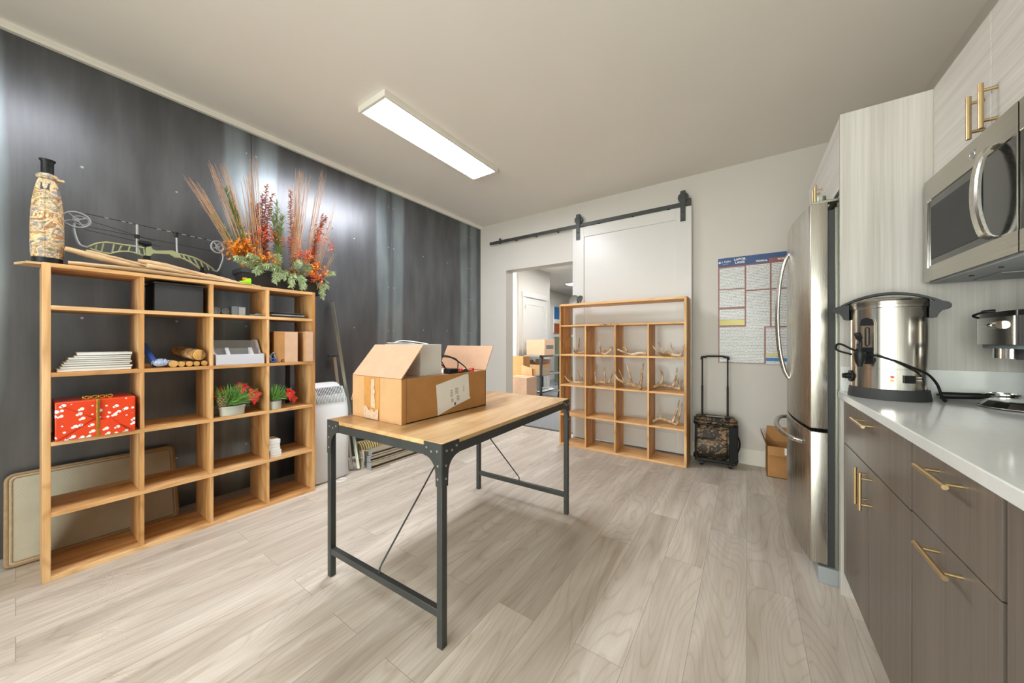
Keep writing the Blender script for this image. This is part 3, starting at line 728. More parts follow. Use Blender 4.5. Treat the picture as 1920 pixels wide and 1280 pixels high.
# ------------------------------------------------------------------ antlers
def antler(name_lab, row, beams, scale=8.0, org=(1050, 690), grp='shed antlers on the shelf', mats='antler'):
    """beams: [(points, r0, r1, lean)] in survey coordinates; each rests on its shelf board"""
    surf = BR[row]
    def conv(x, y, Y): return PY(org[0] + x / scale, org[1] + y / scale, Y)
    best = None
    for k in range(40):
        Y = 3.51 + k * 0.0055
        lo = min(conv(x, y, Y).z - r0 for pts, r0, r1, lean in beams for (x, y) in pts)
        if best is None or abs(lo - surf) < best[0]: best = (abs(lo - surf), Y, lo)
    _, Y, lo = best
    dz = surf - lo
    mb = MB(); allp = []
    for pts, r0, r1, lean in beams:
        P = []
        for i, (x, y) in enumerate(pts):
            f = i / (len(pts) - 1); q = conv(x, y, Y + lean * math.sin(f * PI * 0.5)); q.z += dz; P.append(q)
        P = smooth_path(P, 4); n = len(P)
        rr = [1.3 * (r0 + (r1 - r0) * (i / (n - 1)) ** 1.3) for i in range(n)]
        mb.tube(P, rr, 9); mb.ball(P[0], r0 * 1.02, 8)
        if r0 > 0.010 and r1 < 0.009: mb.torus(P[0], r0 * 1.05, r0 * 0.35, 'x', 12, 6)
    o = mb.build('antler', M[mats]); tag(o, name_lab, 'antler', grp)
    recenter(o)
    # settle the antler on its board
    o.location.z = surf + 0.0005
    return o
Z6 = (8.348, (1060, 600))
antler('small dark antler in the top left antler cubby', 3, [([(300, 497), (240, 508), (165, 510), (128, 480)], .010, .006, 0.0), ([(160, 500), (205, 420), (222, 275)], .009, .002, 0.03), ([(150, 500), (135, 450), (122, 410)], .006, .002, -0.02)], *Z6)
antler('curled antler with crossing tines in the top row, second cubby', 3, [([(500, 522), (560, 520), (620, 540), (700, 490), (742, 430)], .009, .007, 0.02), ([(545, 522), (540, 440), (543, 340)], .007, .002, -0.02), ([(610, 505), (575, 470), (556, 425)], .006, .002, 0.05), ([(612, 500), (670, 465), (735, 425)], .006, .004, 0.07)], *Z6)
antler('single smooth spike antler lying flat in the top row', 3, [([(1262, 540), (1200, 520), (1120, 530), (1030, 545), (920, 515), (818, 465)], .012, .007, -0.02), ([(965, 500), (940, 455), (900, 440)], .010, .007, 0.03)], *Z6)
antler('light five-point antler in the top right antler cubby', 3, [([(1590, 500), (1650, 530), (1740, 550), (1800, 545), (1838, 470), (1862, 370)], .012, .003, -0.15), ([(1640, 545), (1540, 545), (1440, 490), (1370, 400)], .010, .004, -0.12), ([(1560, 530), (1500, 440), (1460, 345)], .006, .002, 0.05), ([(1690, 540), (1665, 440), (1652, 345)], .006, .002, 0.03), ([(1745, 530), (1720, 480), (1690, 430)], .005, .002, 0.05)], *Z6)
antler('pale curved antler in the second row, leftmost cubby', 2, [([(345, 225), (300, 215), (220, 215), (130, 190), (72, 118)], .010, .004, -0.10), ([(195, 195), (185, 150), (168, 90)], .005, .002, 0.02), ([(295, 205), (285, 110), (262, 25)], .006, .002, 0.02), ([(345, 200), (325, 130), (308, 70)], .005, .002, 0.05)])
antler('antler with upright burr and tall tine in the second row, second cubby', 2, [([(545, 245), (600, 215), (690, 228), (800, 215)], .012, .007, 0.04), ([(545, 235), (535, 150), (518, 60)], .010, .003, 0.0), ([(675, 220), (672, 90), (660, -40)], .009, .002, 0.03), ([(730, 210), (770, 130), (805, 55)], .006, .002, 0.05)])
antler('large whitish antler with long tines hanging over the second row board', 2, [([(1205, 320), (1180, 290), (1050, 265), (940, 228), (855, 172), (808, 70)], .014, .005, -0.15), ([(965, 225), (925, 130), (882, 45)], .007, .002, 0.03), ([(1075, 255), (1040, 100), (990, -60)], .010, .002, 0.03), ([(1205, 300), (1225, 150), (1250, -50)], .012, .003, 0.05)])
antler('dark brown antler with two curved tines in the second row, right cubby', 2, [([(1412, 285), (1500, 262), (1620, 272), (1720, 295), (1810, 315)], .016, .010, 0.03), ([(1490, 258), (1535, 170), (1528, 80), (1493, -16)], .012, .003, 0.02), ([(1690, 270), (1740, 150), (1757, -5)], .010, .003, 0.03), ([(1795, 305), (1775, 220), (1770, 150)], .008, .002, 0.0), ([(1805, 270), (1828, 190), (1842, 110)], .007, .002, 0.0)])
antler('weathered grey antler alone on the third row', 1, [([(1402, 805), (1500, 762), (1600, 792), (1680, 820), (1750, 850)], .013, .012, 0.02), ([(1475, 770), (1520, 700), (1535, 625)], .006, .002, 0.03), ([(1690, 815), (1750, 660), (1790, 480)], .010, .002, 0.03), ([(1755, 830), (1800, 680), (1832, 520)], .010, .002, 0.0)])
def cap():
    t = thing('cap', 'heather grey baseball cap lying on top of the antler shelf', 'cap', (-1.63, 3.62, 1.578))
    c = Vector((-1.625, 3.62, 1.578)); mb = MB()
    gr = []
    for i in range(9):
        a = PI * i / 8
        row = []
        for j in range(9):
            b = PI / 2 * j / 8
            row.append(c + Vector((-0.075 * math.cos(a) * math.cos(b), 0.08 * math.sin(b) * (0.4 + 0.6 * math.sin(a)), 0.115 * math.sin(a) * math.cos(b * 0.6))))
        gr.append(row)
    mb.sheet(gr); mb.build('crown', M['cap'], t)
    MB().prism([c + Vector((0.035, -0.01, 0.075)), c + Vector((0.085, -0.05, 0.09)), c + Vector((0.098, 0.0, 0.09)), c + Vector((0.085, 0.05, 0.08)), c + Vector((0.05, 0.05, 0.0)), c + Vector((0.035, 0, 0.0))], (0.0, 0.0, 0.006)).build('brim', M['slate'], t)
cap()

# ------------------------------------------------------------------ table
def table():
    t = thing('work_table', 'industrial work table with rustic wood top and black steel frame', 'table', (-1.350, 1.4965, 0), None, math.radians(2.2), world=False)
    hx, hy, zt = 0.386, 0.606, 0.775
    MB().box((-hx + 0.002, -hy + 0.002, zt - 0.018), (hx - 0.002, hy - 0.002, zt), 0.0015).build('tabletop', M['tabletop'], t)
    L = 0.028
    for sx in (-1, 1):
        for sy in (-1, 1):
            x, y = sx * hx, sy * hy
            MB().box((x, y, 0), (x - sx * L, y - sy * L, zt - 0.018), 0.002).build('leg', M['blacksteel'], t)
            for ax in (0, 1):
                g = MB(); pr = [(0, zt - 0.001), (0.095, zt - 0.001), (0.095, zt - 0.055)]
                for k in range(7):
                    a = PI / 2 * k / 6
                    pr.append((0.095 - 0.062 * math.sin(a), zt - 0.055 - 0.062 * (1 - math.cos(a)) * 1.0))
                pr += [(L + 0.003, zt - 0.165), (0, zt - 0.165)]
                if ax == 0: g.prism([(x - sx * a, y + sy * 0.002, z) for a, z in pr], (0, -sy * 0.003, 0))
                else: g.prism([(x + sx * 0.002, y - sy * a, z) for a, z in pr], (-sx * 0.003, 0, 0))
                gp = g.build('gusset_plate', M['blacksteel'], t)
                for (a, z) in ((0.022, 0.745), (0.052, 0.740), (0.078, 0.752), (0.018, 0.690), (0.018, 0.64)):
                    q = (x - sx * a, y + sy * 0.002, z) if ax == 0 else (x + sx * 0.002, y - sy * a, z)
                    q2 = (q[0], q[1] + sy * 0.003, z) if ax == 0 else (q[0] + sx * 0.003, q[1], z)
                    MB().cyl(q, q2, 0.0045, 8).build('rivet', M['bolt'], gp)
    for sx in (-1, 1): MB().box((sx * hx, -hy + L, zt - 0.055), (sx * (hx - 0.025), hy - L, zt - 0.0185), 0.0015).build('side_rail', M['blacksteel'], t)
    for sy in (-1, 1):
        MB().box((-hx + L, sy * hy, zt - 0.055), (hx - L, sy * (hy - 0.025), zt - 0.0185), 0.0015).build('end_rail', M['blacksteel'], t)
        y = sy * (hy - 0.014)
        MB().box((-hx + L, y - 0.012, 0.112), (hx - L, y + 0.012, 0.142), 0.0015).build('lower_bar', M['blacksteel'], t)
        MB().tube([(0, y, 0.135), (0, y, 0.165), (0, y - sy * 0.012, 0.18), (0, sy * 0.03, zt - 0.03), (0, sy * 0.005, zt - 0.019)], 0.004, 8).build('brace_rod', M['blacksteel'], t)
    return t
table()
TT = 0.775
def table_box():
    z0, z1 = TT, TT + 0.211
    x0, x1, y0, y1 = -1.699, -1.303, 1.003, 1.615
    th = 0.005
    t = thing('cardboard_box', 'large open cardboard carton with a shipping label on the work table', 'cardboard box', ((x0 + x1) / 2, (y0 + y1) / 2, z0))
    b = MB(); b.box((x0, y0, z0 + 0.0005), (x1, y1, z0 + th)); b.box((x0, y0, z0 + 0.0005), (x0 + th, y1, z1)); b.box((x1 - th, y0, z0 + 0.0005), (x1, y1, z1)); b.box((x0, y0, z0 + 0.0005), (x1, y0 + th, z1)); b.box((x0, y1 - th, z0 + 0.0005), (x1, y1, z1))
    b.build('carton', M['card_dk'], t)
    MB().box((x0, y0 - 0.003, z0 + 0.001), (x1 - 0.001, y0 - 0.0005, z1 - 0.001)).build('end_wall', M['card'], t)
    # taped seam on the short end
    tp = MB(); tp.box((x0 + 0.105, y0 - 0.005, z0 + 0.002), (x0 + 0.235, y0 - 0.0035, z1 - 0.002)); tp.build('tape', M['tape'], t)
    g = []
    for i in range(9):
        g.append([(x0 + 0.11 + 0.118 * i / 8, y0 - 0.006 - 0.004 * random.random(), z0 + 0.004 + (0.016 + 0.014 * random.random()) * j) for j in range(3)])
    MB().sheet(g).build('crumpled_tape', M['tape_w'], t)
    g = []
    for i in range(6):
        g.append([(x0 + 0.165 + 0.03 * i / 5 + 0.006 * random.random(), y0 - 0.006 - 0.003 * random.random(), z0 + 0.06 + 0.02 * j) for j in range(8)])
    MB().sheet(g).build('crumpled_tape', M['tape_w'], t)
    # small double fold at the corner
    MB().box((x1 - 0.002, y0 - 0.002, z0 + 0.001), (x1 + 0.003, y0 + 0.022, z1 - 0.002), 0.001).build('corner_flap', M['card_dk'], t)
    # flaps: near end leans inwards and up, far end leans outwards and up
    def flap(p, d):
        a, b_, c, dd = [Vector(q) for q in p]; n = (b_ - a).cross(dd - a).normalized() * 0.004
        MB().prism([a, b_, c, dd], n).build('flap', M['card_in'], t)
    flap([(x0, y0, z1), (x1, y0, z1), (x1 - 0.00, y0 + 0.13, z1 + 0.155), (x0 + 0.0, y0 + 0.13, z1 + 0.155)], 0)
    flap([(x0, y1, z1), (x1, y1, z1), (x1, y1 + 0.075, z1 + 0.145), (x0, y1 + 0.075, z1 + 0.145)], 0)
    flap([(x0, y0 + 0.02, z1), (x0, y1 - 0.02, z1), (x0 - 0.05, y1 - 0.02, z1 - 0.14), (x0 - 0.05, y0 + 0.02, z1 - 0.14)], 0)
    # inner long flap folded flat, carries the small parts
    MB().box((x0 + 0.006, y0 + 0.01, z1 - 0.008), (x1 - 0.004, y1 - 0.006, z1 - 0.003)).build('inner_flap', M['card_in'], t)
    # label: irregular sheet on the long side with a printed block
    x = x1 + 0.0006
    L_ = [PX(817.5, 722, x1), PX(875, 700, x1), PX(878, 701, x1), PX(880, 741, x1), PX(882, 746, x1), PX(850, 762, x1), PX(821, 779, x1)]
    lb = MB(); lb.prism([(x, p.y, p.z) for p in L_], (0.0006, 0, 0)); lab = lb.build('shipping_label', M['paper'], t)
    for u, v, w_, h_ in ((844, 731, 5, 14), (853, 727, 6, 12), (846, 747, 4, 7), (856, 741, 5, 10), (868, 722, 2, 12)):
        k = MB()
        for r in range(4):
            a = PX(u, v + h_ * r / 4, x1); b2 = PX(u + w_, v + h_ * (r + 0.45) / 4, x1)
            k.box((x + 0.0006, a.y, b2.z), (x + 0.001, b2.y, a.z))
        k.build('print_block', M['paper_g'], lab)

    a = PX(851.5, 756, x1); k = MB(); k.box((x + 0.0006, a.y, a.z - 0.01), (x + 0.001, a.y + 0.012, a.z + 0.006)); k.build('dark_square', M['ink'], lab)
    # white carton inside
    zt = z1 - 0.003
    A = PX(821, 643, -1.36); Bq = PX(819, 697, -1.36)
    w_ = thing('white_box', 'white carton standing inside the open cardboard carton on the table', 'box', (-1.52, 1.24, zt))
    ye = 1.310
    MB().box((-1.66, 1.165, zt), (-1.365, ye, zt + 0.162), 0.002).build('carton', M['paper'], w_)
    lf = MB(); lf.prism([(-1.62, 1.165, zt + 0.163), (-1.38, 1.165, zt + 0.163), (-1.40, 1.135, zt + 0.168), (-1.60, 1.135, zt + 0.170)], (0, 0, 0.002)); lf.build('lid_flap', M['paper'], w_)
    lf = MB(); lf.tube(smooth_path([(-1.56, 1.15, zt + 0.17), (-1.54, 1.2, zt + 0.182), (-1.45, 1.29, zt + 0.164)]), 0.003, 6); lf.build('strap', M['whitepl'], w_)
    # power brick with cables
    zb = z1 - 0.003
    c = Vector((-1.345, 1.36, zb))
    p = thing('power_adapter', 'black power adapter with looped cables on the open carton', 'power adapter', c)
    MB().box((-1.375, 1.332, zb), (-1.325, 1.40, zb + 0.028), 0.004).build('brick', M['blackpl'], p)
    MB().tube(smooth_path([(-1.345, 1.335, zb + 0.02), (-1.40, 1.31, zb + 0.085), (-1.38, 1.40, zb + 0.085), (-1.34, 1.47, zb + 0.03), (-1.325, 1.455, zb + 0.006), (-1.32, 1.40, zb + 0.006)]), 0.0035, 7).build('cable', M['cord'], p)
    MB().tube(smooth_path([(-1.36, 1.335, zb + 0.03), (-1.42, 1.35, zb + 0.10), (-1.37, 1.43, zb + 0.075), (-1.35, 1.42, zb + 0.028)]), 0.003, 7).build('cable', M['cord'], p)
    for q, yy in ((0, 1.425), (1, 1.52)):
        s = thing('connector', ['red plug clipped beside the black power adapter', 'red plug lying near the far flap of the open carton'][q], 'plug', (-1.335, yy, zb), 'red plugs on the carton')
        MB().box((-1.345, yy - 0.010, zb), (-1.322, yy + 0.012, zb + 0.022), 0.003).build('housing', M['redpl'], s)
        MB().cyl((-1.333, yy - 0.03, zb + 0.01), (-1.333, yy - 0.01, zb + 0.01), 0.004, 8).build('pin', M['greypl'], s)
    g = [[(-1.46 + 0.12 * i / 8, 1.35 + 0.2 * j / 10, zb + 0.002 + 0.022 * random.random() * math.sin(PI * j / 10)) for j in range(11)] for i in range(9)]
    o = MB().sheet(g).build('crumpled_bag', M['whitepl']); tag(o, 'crumpled white plastic bag under the cables in the open carton', 'plastic bag'); recenter(o); o.location.z = zb + 0.001
table_box()

# ------------------------------------------------------------------ kitchen run on the right
PYF = 2.155                                     # near face of the tall end panel
CT = 0.931                                      # worktop height
def bar_handle(parent, a, b, out, r=0.0055, inset=0.025):
    """straight bar pull from a to b standing off the front; out = vector from bar back to the front"""
    a, b, out = Vector(a), Vector(b), Vector(out); d = (b - a).normalized(); L = (b - a).length
    m = MB(); m.cyl(a, b, r, 14)
    k = L * 0.16
    for q in (a + d * k, b - d * k): m.cyl(q, q + out, r * 0.8, 10)
    return m.build('handle', M['brass'], parent)
def kitchen():
    # tall end panel beside the fridge
    o = MB().box((0.355, PYF, 0), (WR - 0.002, PYF + 0.019, 2.206), 0.0008).build('end_panel', M['cupb']); tag(o, 'tall pale wood-grain end panel between fridge and worktop', 'cabinet panel'); recenter(o)
    o = MB().box((0.355, 3.125, 0), (WR - 0.002, 3.144, 2.206), 0.0008).build('end_panel', M['cupb']); tag(o, 'tall pale end panel on the far side of the fridge', 'cabinet panel'); recenter(o)
    # cabinet over the fridge
    t = thing('wall_cabinet', 'pale wood-grain cabinet above the fridge', 'cabinet', (0.67, 2.65, 1.872))
    MB().box((0.375, PYF + 0.021, 1.875), (WR - 0.004, 3.123, 2.204)).build('carcass', M['cupb'], t)
    for y0, y1, hy in ((PYF + 0.021, 2.648, 2.61), (2.652, 3.123, 2.69)):
        d = MB().box((0.356, y0 + 0.001, 1.872), (0.374, y1 - 0.001, 2.205), 0.001).build('door', M['cupb_h'], t)
        bar_handle(d, (0.326, hy, 1.905), (0.326, hy, 2.058), (0.030, 0, 0))
    # wall cabinet over the microwave
    t = thing('wall_cabinet', 'pale wood-grain wall cabinet above the microwave', 'cabinet', (0.81, 1.75, 1.81))
    MB().box((0.657, 1.362, 1.812), (WR - 0.002, 2.152, 2.206)).build('carcass', M['cupb'], t)
    for y0, y1, hy in ((1.752, 2.152, 1.787), (1.362, 1.747, 1.716)):
        d = MB().box((0.638, y0, 1.812), (0.656, y1, 2.207), 0.001).build('door', M['cupb_h'], t)
        bar_handle(d, (0.605, hy, 1.828), (0.605, hy, 1.968), (0.033, 0, 0), 0.0065)
    t = thing('wall_cabinet', 'pale wall cabinet nearest the camera beyond the picture edge', 'cabinet', (0.81, 0.95, 1.45))
    MB().box((0.657, 0.55, 1.40), (WR - 0.002, 1.342, 2.206)).build('carcass', M['cupb'], t)
    MB().box((0.638, 0.55, 1.40), (0.656, 1.342, 2.207), 0.001).build('door', M['cupb_h'], t)
    # microwave
    m = thing('microwave', 'stainless over-the-range microwave under the pale wall cabinet', 'microwave', (0.80, 1.73, 1.39))
    MB().box((0.625, 1.350, 1.405), (WR - 0.003, 2.108, 1.808), 0.004).build('body', M['blackmt'], m)
    d = MB(); X = 0.600
    dz0, dz1, dy0, dy1 = 1.400, 1.806, 1.524, 2.112
    d.box((X, dy0, dz0), (0.624, dy0 + 0.006, dz1)); d.box((X, 2.078, dz0), (0.624, dy1, dz1))
    d.box((X, dy0 + 0.006, dz0), (0.624, 2.078, 1.460)); d.box((X, dy0 + 0.006, 1.722), (0.624, 2.078, dz1))
    dd = d.build('door', M['inox'], m)
    MB().box((X + 0.003, dy0 + 0.006, 1.460), (X + 0.012, 2.078, 1.722)).build('door_glass', M['blackgl'], dd)
    MB().box((X + 0.0015, 1.70, 1.485), (X + 0.003, 2.055, 1.690)).build('window_screen', M['blackmt'], dd)
    MB().box((X - 0.002, 2.0765, 1.455), (X + 0.001, 2.0805, 1.727)).build('chrome_edge', M['chrome'], dd)
    h = MB(); P = [(X - 0.004, 1.632, 1.735), (X - 0.020, 1.632, 1.722), (X - 0.033, 1.632, 1.665), (X - 0.037, 1.632, 1.60), (X - 0.033, 1.632, 1.535), (X - 0.020, 1.632, 1.478), (X - 0.004, 1.632, 1.465)]
    sp = smooth_path(P, 4); rg = []
    for a in sp:
        rg.append([h.bm.verts.new(q) for q in ((a.x - .005, a.y - .014, a.z), (a.x - .001, a.y - .020, a.z), (a.x + .006, a.y - .020, a.z), (a.x + .006, a.y + .020, a.z), (a.x - .001, a.y + .020, a.z), (a.x - .005, a.y + .014, a.z))])
    for a, b in zip(rg, rg[1:]):
        for k in range(6):
            f = h.bm.faces.new((a[k], a[(k + 1) % 6], b[(k + 1) % 6], b[k])); f.smooth = True
            h.bm.edges.get((a[k], b[k])).smooth = False
    h.bm.faces.new(rg[0][::-1]); h.bm.faces.new(rg[-1])
    h.build('handle', M['inox_v'], dd)
    c = MB(); c.cyl((X - 0.0005, 1.748, 1.763), (X + 0.001, 1.748, 1.763), 0.0155, 28); lg = c.build('badge', M['greypl'], dd)
    MB().torus((X - 0.0008, 1.748, 1.763), 0.0145, 0.0012, 'x', 28, 6).build('badge_ring', M['chrome'], dd)
    text('GE', 0.016, Matrix.Translation((X - 0.0015, 1.748, 1.763)) @ Matrix.Rotation(-PI / 2, 4, 'Z') @ Matrix.Rotation(PI / 2, 4, 'X'), M['chrome'], 'badge_letters', dd, 0.0003)
    c = MB(); c.box((X, 1.352, dz0), (0.624, 1.520, 1.460), 0.002); c.box((X, 1.352, 1.722), (0.624, 1.520, dz1), 0.002); cp = c.build('control_panel', M['inox'], m)
    MB().box((X + 0.002, 1.352, 1.460), (0.624, 1.520, 1.722)).build('control_glass', M['blackgl'], m)
    MB().box((0.61, 1.36, 1.392), (WR - 0.05, 2.10, 1.404), 0.003).build('underside', M['greypl'], m)
    for y in (1.5, 1.95): 
        v = MB()
        v.box((0.70, y - 0.09, 1.388), (0.86, y + 0.09, 1.3915), 0.001); v.build('grease_filter', M['greypl'], m)
    for y in (1.55, 1.73, 1.9): MB().cyl((0.65, y, 1.3885), (0.65, y, 1.392), 0.006, 8).build('screw', M['blackmt'], m)
    # base cabinets
    def base(y0, y1, fronts, label):
        t = thing('base_cabinet', label, 'cabinet', (0.68, (y0 + y1) / 2, 0))
        MB().box((0.384, y0 + 0.0005, 0.105), (WR - 0.003, y1 - 0.0005, 0.899)).build('carcass', M['blackmt'], t)
        MB().box((0.435, y0 + 0.0005, 0.0), (0.450, y1 - 0.0005, 0.105)).build('toe_kick', M['cupb'], t)
        for nm, a, b, z0, z1, hd in fronts:
            d = MB().box((0.3645, a, z0), (0.3835, b, z1), 0.0004, seg=1).build(nm, M['base'], t)
            if hd: bar_handle(d, hd[0], hd[1], (0.031, 0, 0))
    hx = 0.3335
    base(1.361, 2.140, [('drawer', 1.3685, 2.137, 0.7065, 0.890, ((hx, 1.840, 0.862), (hx, 1.672, 0.862))),
                        ('door', 1.7515, 2.137, 0.109, 0.702, ((hx, 1.775, 0.692), (hx, 1.775, 0.556))),
                        ('door', 1.366, 1.7485, 0.109, 0.702, ((hx, 1.712, 0.692), (hx, 1.712, 0.556)))], 'dark brown base cabinet with one drawer over two doors next to the fridge panel')
    base(0.962, 1.360, [('drawer', 0.9685, 1.3545, 0.710, 0.890, ((hx, 1.228, 0.862), (hx, 1.075, 0.862))),
                        ('drawer', 0.9685, 1.3565, 0.109, 0.7065, ((hx, 1.228, 0.676), (hx, 1.075, 0.676)))], 'dark brown base cabinet of two wide drawers in the middle of the run')
    base(0.30, 0.961, [('door', 0.305, 0.9535, 0.109, 0.890, None)], 'dark brown base cabinet cut by the right picture edge')
    o = MB().box((0.3555, 2.1405, 0.0), (0.44, 2.1545, 0.899), 0.0005).build('filler_strip', M['cupb']); tag(o, 'narrow pale filler strip between end panel and dark base cabinet', 'cabinet trim'); recenter(o)
    # worktop and upstand
    o = MB().box((0.347, 0.28, 0.901), (WR - 0.001, PYF - 0.0005, CT), 0.0025).build('worktop', M['quartz']); tag(o, 'white quartz worktop over the dark base cabinets', 'worktop'); recenter(o)
    b = MB(); b.box((0.357, PYF - 0.0125, CT + 0.0003), (WR - 0.016, PYF - 0.0005, 1.044), 0.0015)
    o = b.build('upstand', M['quartz']); tag(o, 'white quartz upstand against the pale end panel behind the coffee urn', 'backsplash'); recenter(o)
    o = MB().box((WR - 0.014, 0.28, CT + 0.0003), (WR - 0.001, PYF - 0.014, 1.044), 0.0015).build('upstand', M['quartz']); tag(o, 'long white quartz upstand along the right wall', 'backsplash'); recenter(o)
    o = MB().box((WR - 0.006, 0.28, 1.045), (WR - 0.001, PYF - 0.0005, 1.396)).build('splash_panel', M['cupb']); tag(o, 'pale wood-grain splash panel on the right wall below the microwave', 'backsplash'); recenter(o)
kitchen()

def fridge():
    t = thing('refrigerator', 'stainless French-door refrigerator with freezer drawer beside the dark cabinets', 'refrigerator', (0.62, 2.655, 0))
    ya, yb, ym = 2.202, 3.108, 2.655
    MB().box((0.345, ya + 0.004, 0.02), (0.97, yb - 0.004, 1.800), 0.006).build('body', M['inox_dk'], t)
    MB().box((0.322, ya + 0.012, 0.08), (0.346, yb - 0.012, 1.79)).build('door_gasket', M['blackmt'], t)
    def fx(y): return 0.207 + 0.050 * ((y - ym) / 0.453) ** 2
    def door(y0, y1, z0, z1, nm):
        n = 16; pts = [(0.321, y0, z0)]
        pts += [(fx(y0 + (y1 - y0) * i / n), y0 + (y1 - y0) * i / n, z0) for i in range(n + 1)]
        pts += [(0.321, y1, z0)]
        m = MB(); m.prism(pts, (0, 0, z1 - z0))
        for f in m.bm.faces:
            f.material_index = 1 if abs(f.normal.y) > 0.9 or abs(f.normal.z) > 0.5 else 0
            c = f.calc_center_median()
            if f.material_index == 0 and c.x < 0.3: f.smooth = True
        return m.build(nm, [M['inox_v'], M['inox_dk']], t, bevel=0.003)
    d1 = door(ya, ym - 0.003, 0.738, 1.828, 'door'); d2 = door(ym + 0.003, yb, 0.738, 1.828, 'door'); d3 = door(ya, yb, 0.088, 0.722, 'freezer_drawer')
    for d, y in ((d1, ym - 0.045), (d2, ym + 0.045)):
        P = [(fx(y) + 0.004, y, 0.935), (fx(y) - 0.020, y, 0.99), (fx(y) - 0.043, y, 1.12), (fx(y) - 0.052, y, 1.31), (fx(y) - 0.043, y, 1.50), (fx(y) - 0.020, y, 1.63), (fx(y) + 0.004, y, 1.685)]
        MB().tube(smooth_path(P, 5), 0.0115, 12, flat=0.8).build('handle', M['inox_v'], d)
    P = [(fx(2.30) + 0.004, 2.30, 0.645), (fx(2.33) - 0.03, 2.335, 0.648), (fx(2.45) - 0.048, 2.45, 0.65), (0.152, ym, 0.652), (fx(2.86) - 0.048, 2.86, 0.65), (fx(2.97) - 0.03, 2.975, 0.648), (fx(3.01) + 0.004, 3.01, 0.645)]
    MB().tube(smooth_path(P, 6), 0.0135, 12, flat=0.9).build('handle', M['inox_v'], d3)
    for y in (ya + 0.03, yb - 0.03):
        h = MB(); h.box((0.262, y - 0.022, 1.829), (0.40, y + 0.022, 1.842), 0.003); h.cyl((0.30, y, 1.829), (0.30, y, 1.866), 0.019, 16); h.box((0.36, y - 0.02, 1.80), (0.42, y + 0.02, 1.855), 0.004); h.build('hinge_cover', M['inox_dk'], t)
    MB().box((0.285, ya - 0.008, 0.0), (0.36, yb, 0.078), 0.003).build('kick_grille', M['greypl'], t)
    MB().box((0.33, ya + 0.02, 0.724), (0.345, yb - 0.02, 0.736)).build('center_hinge', M['chrome'], t)
fridge()

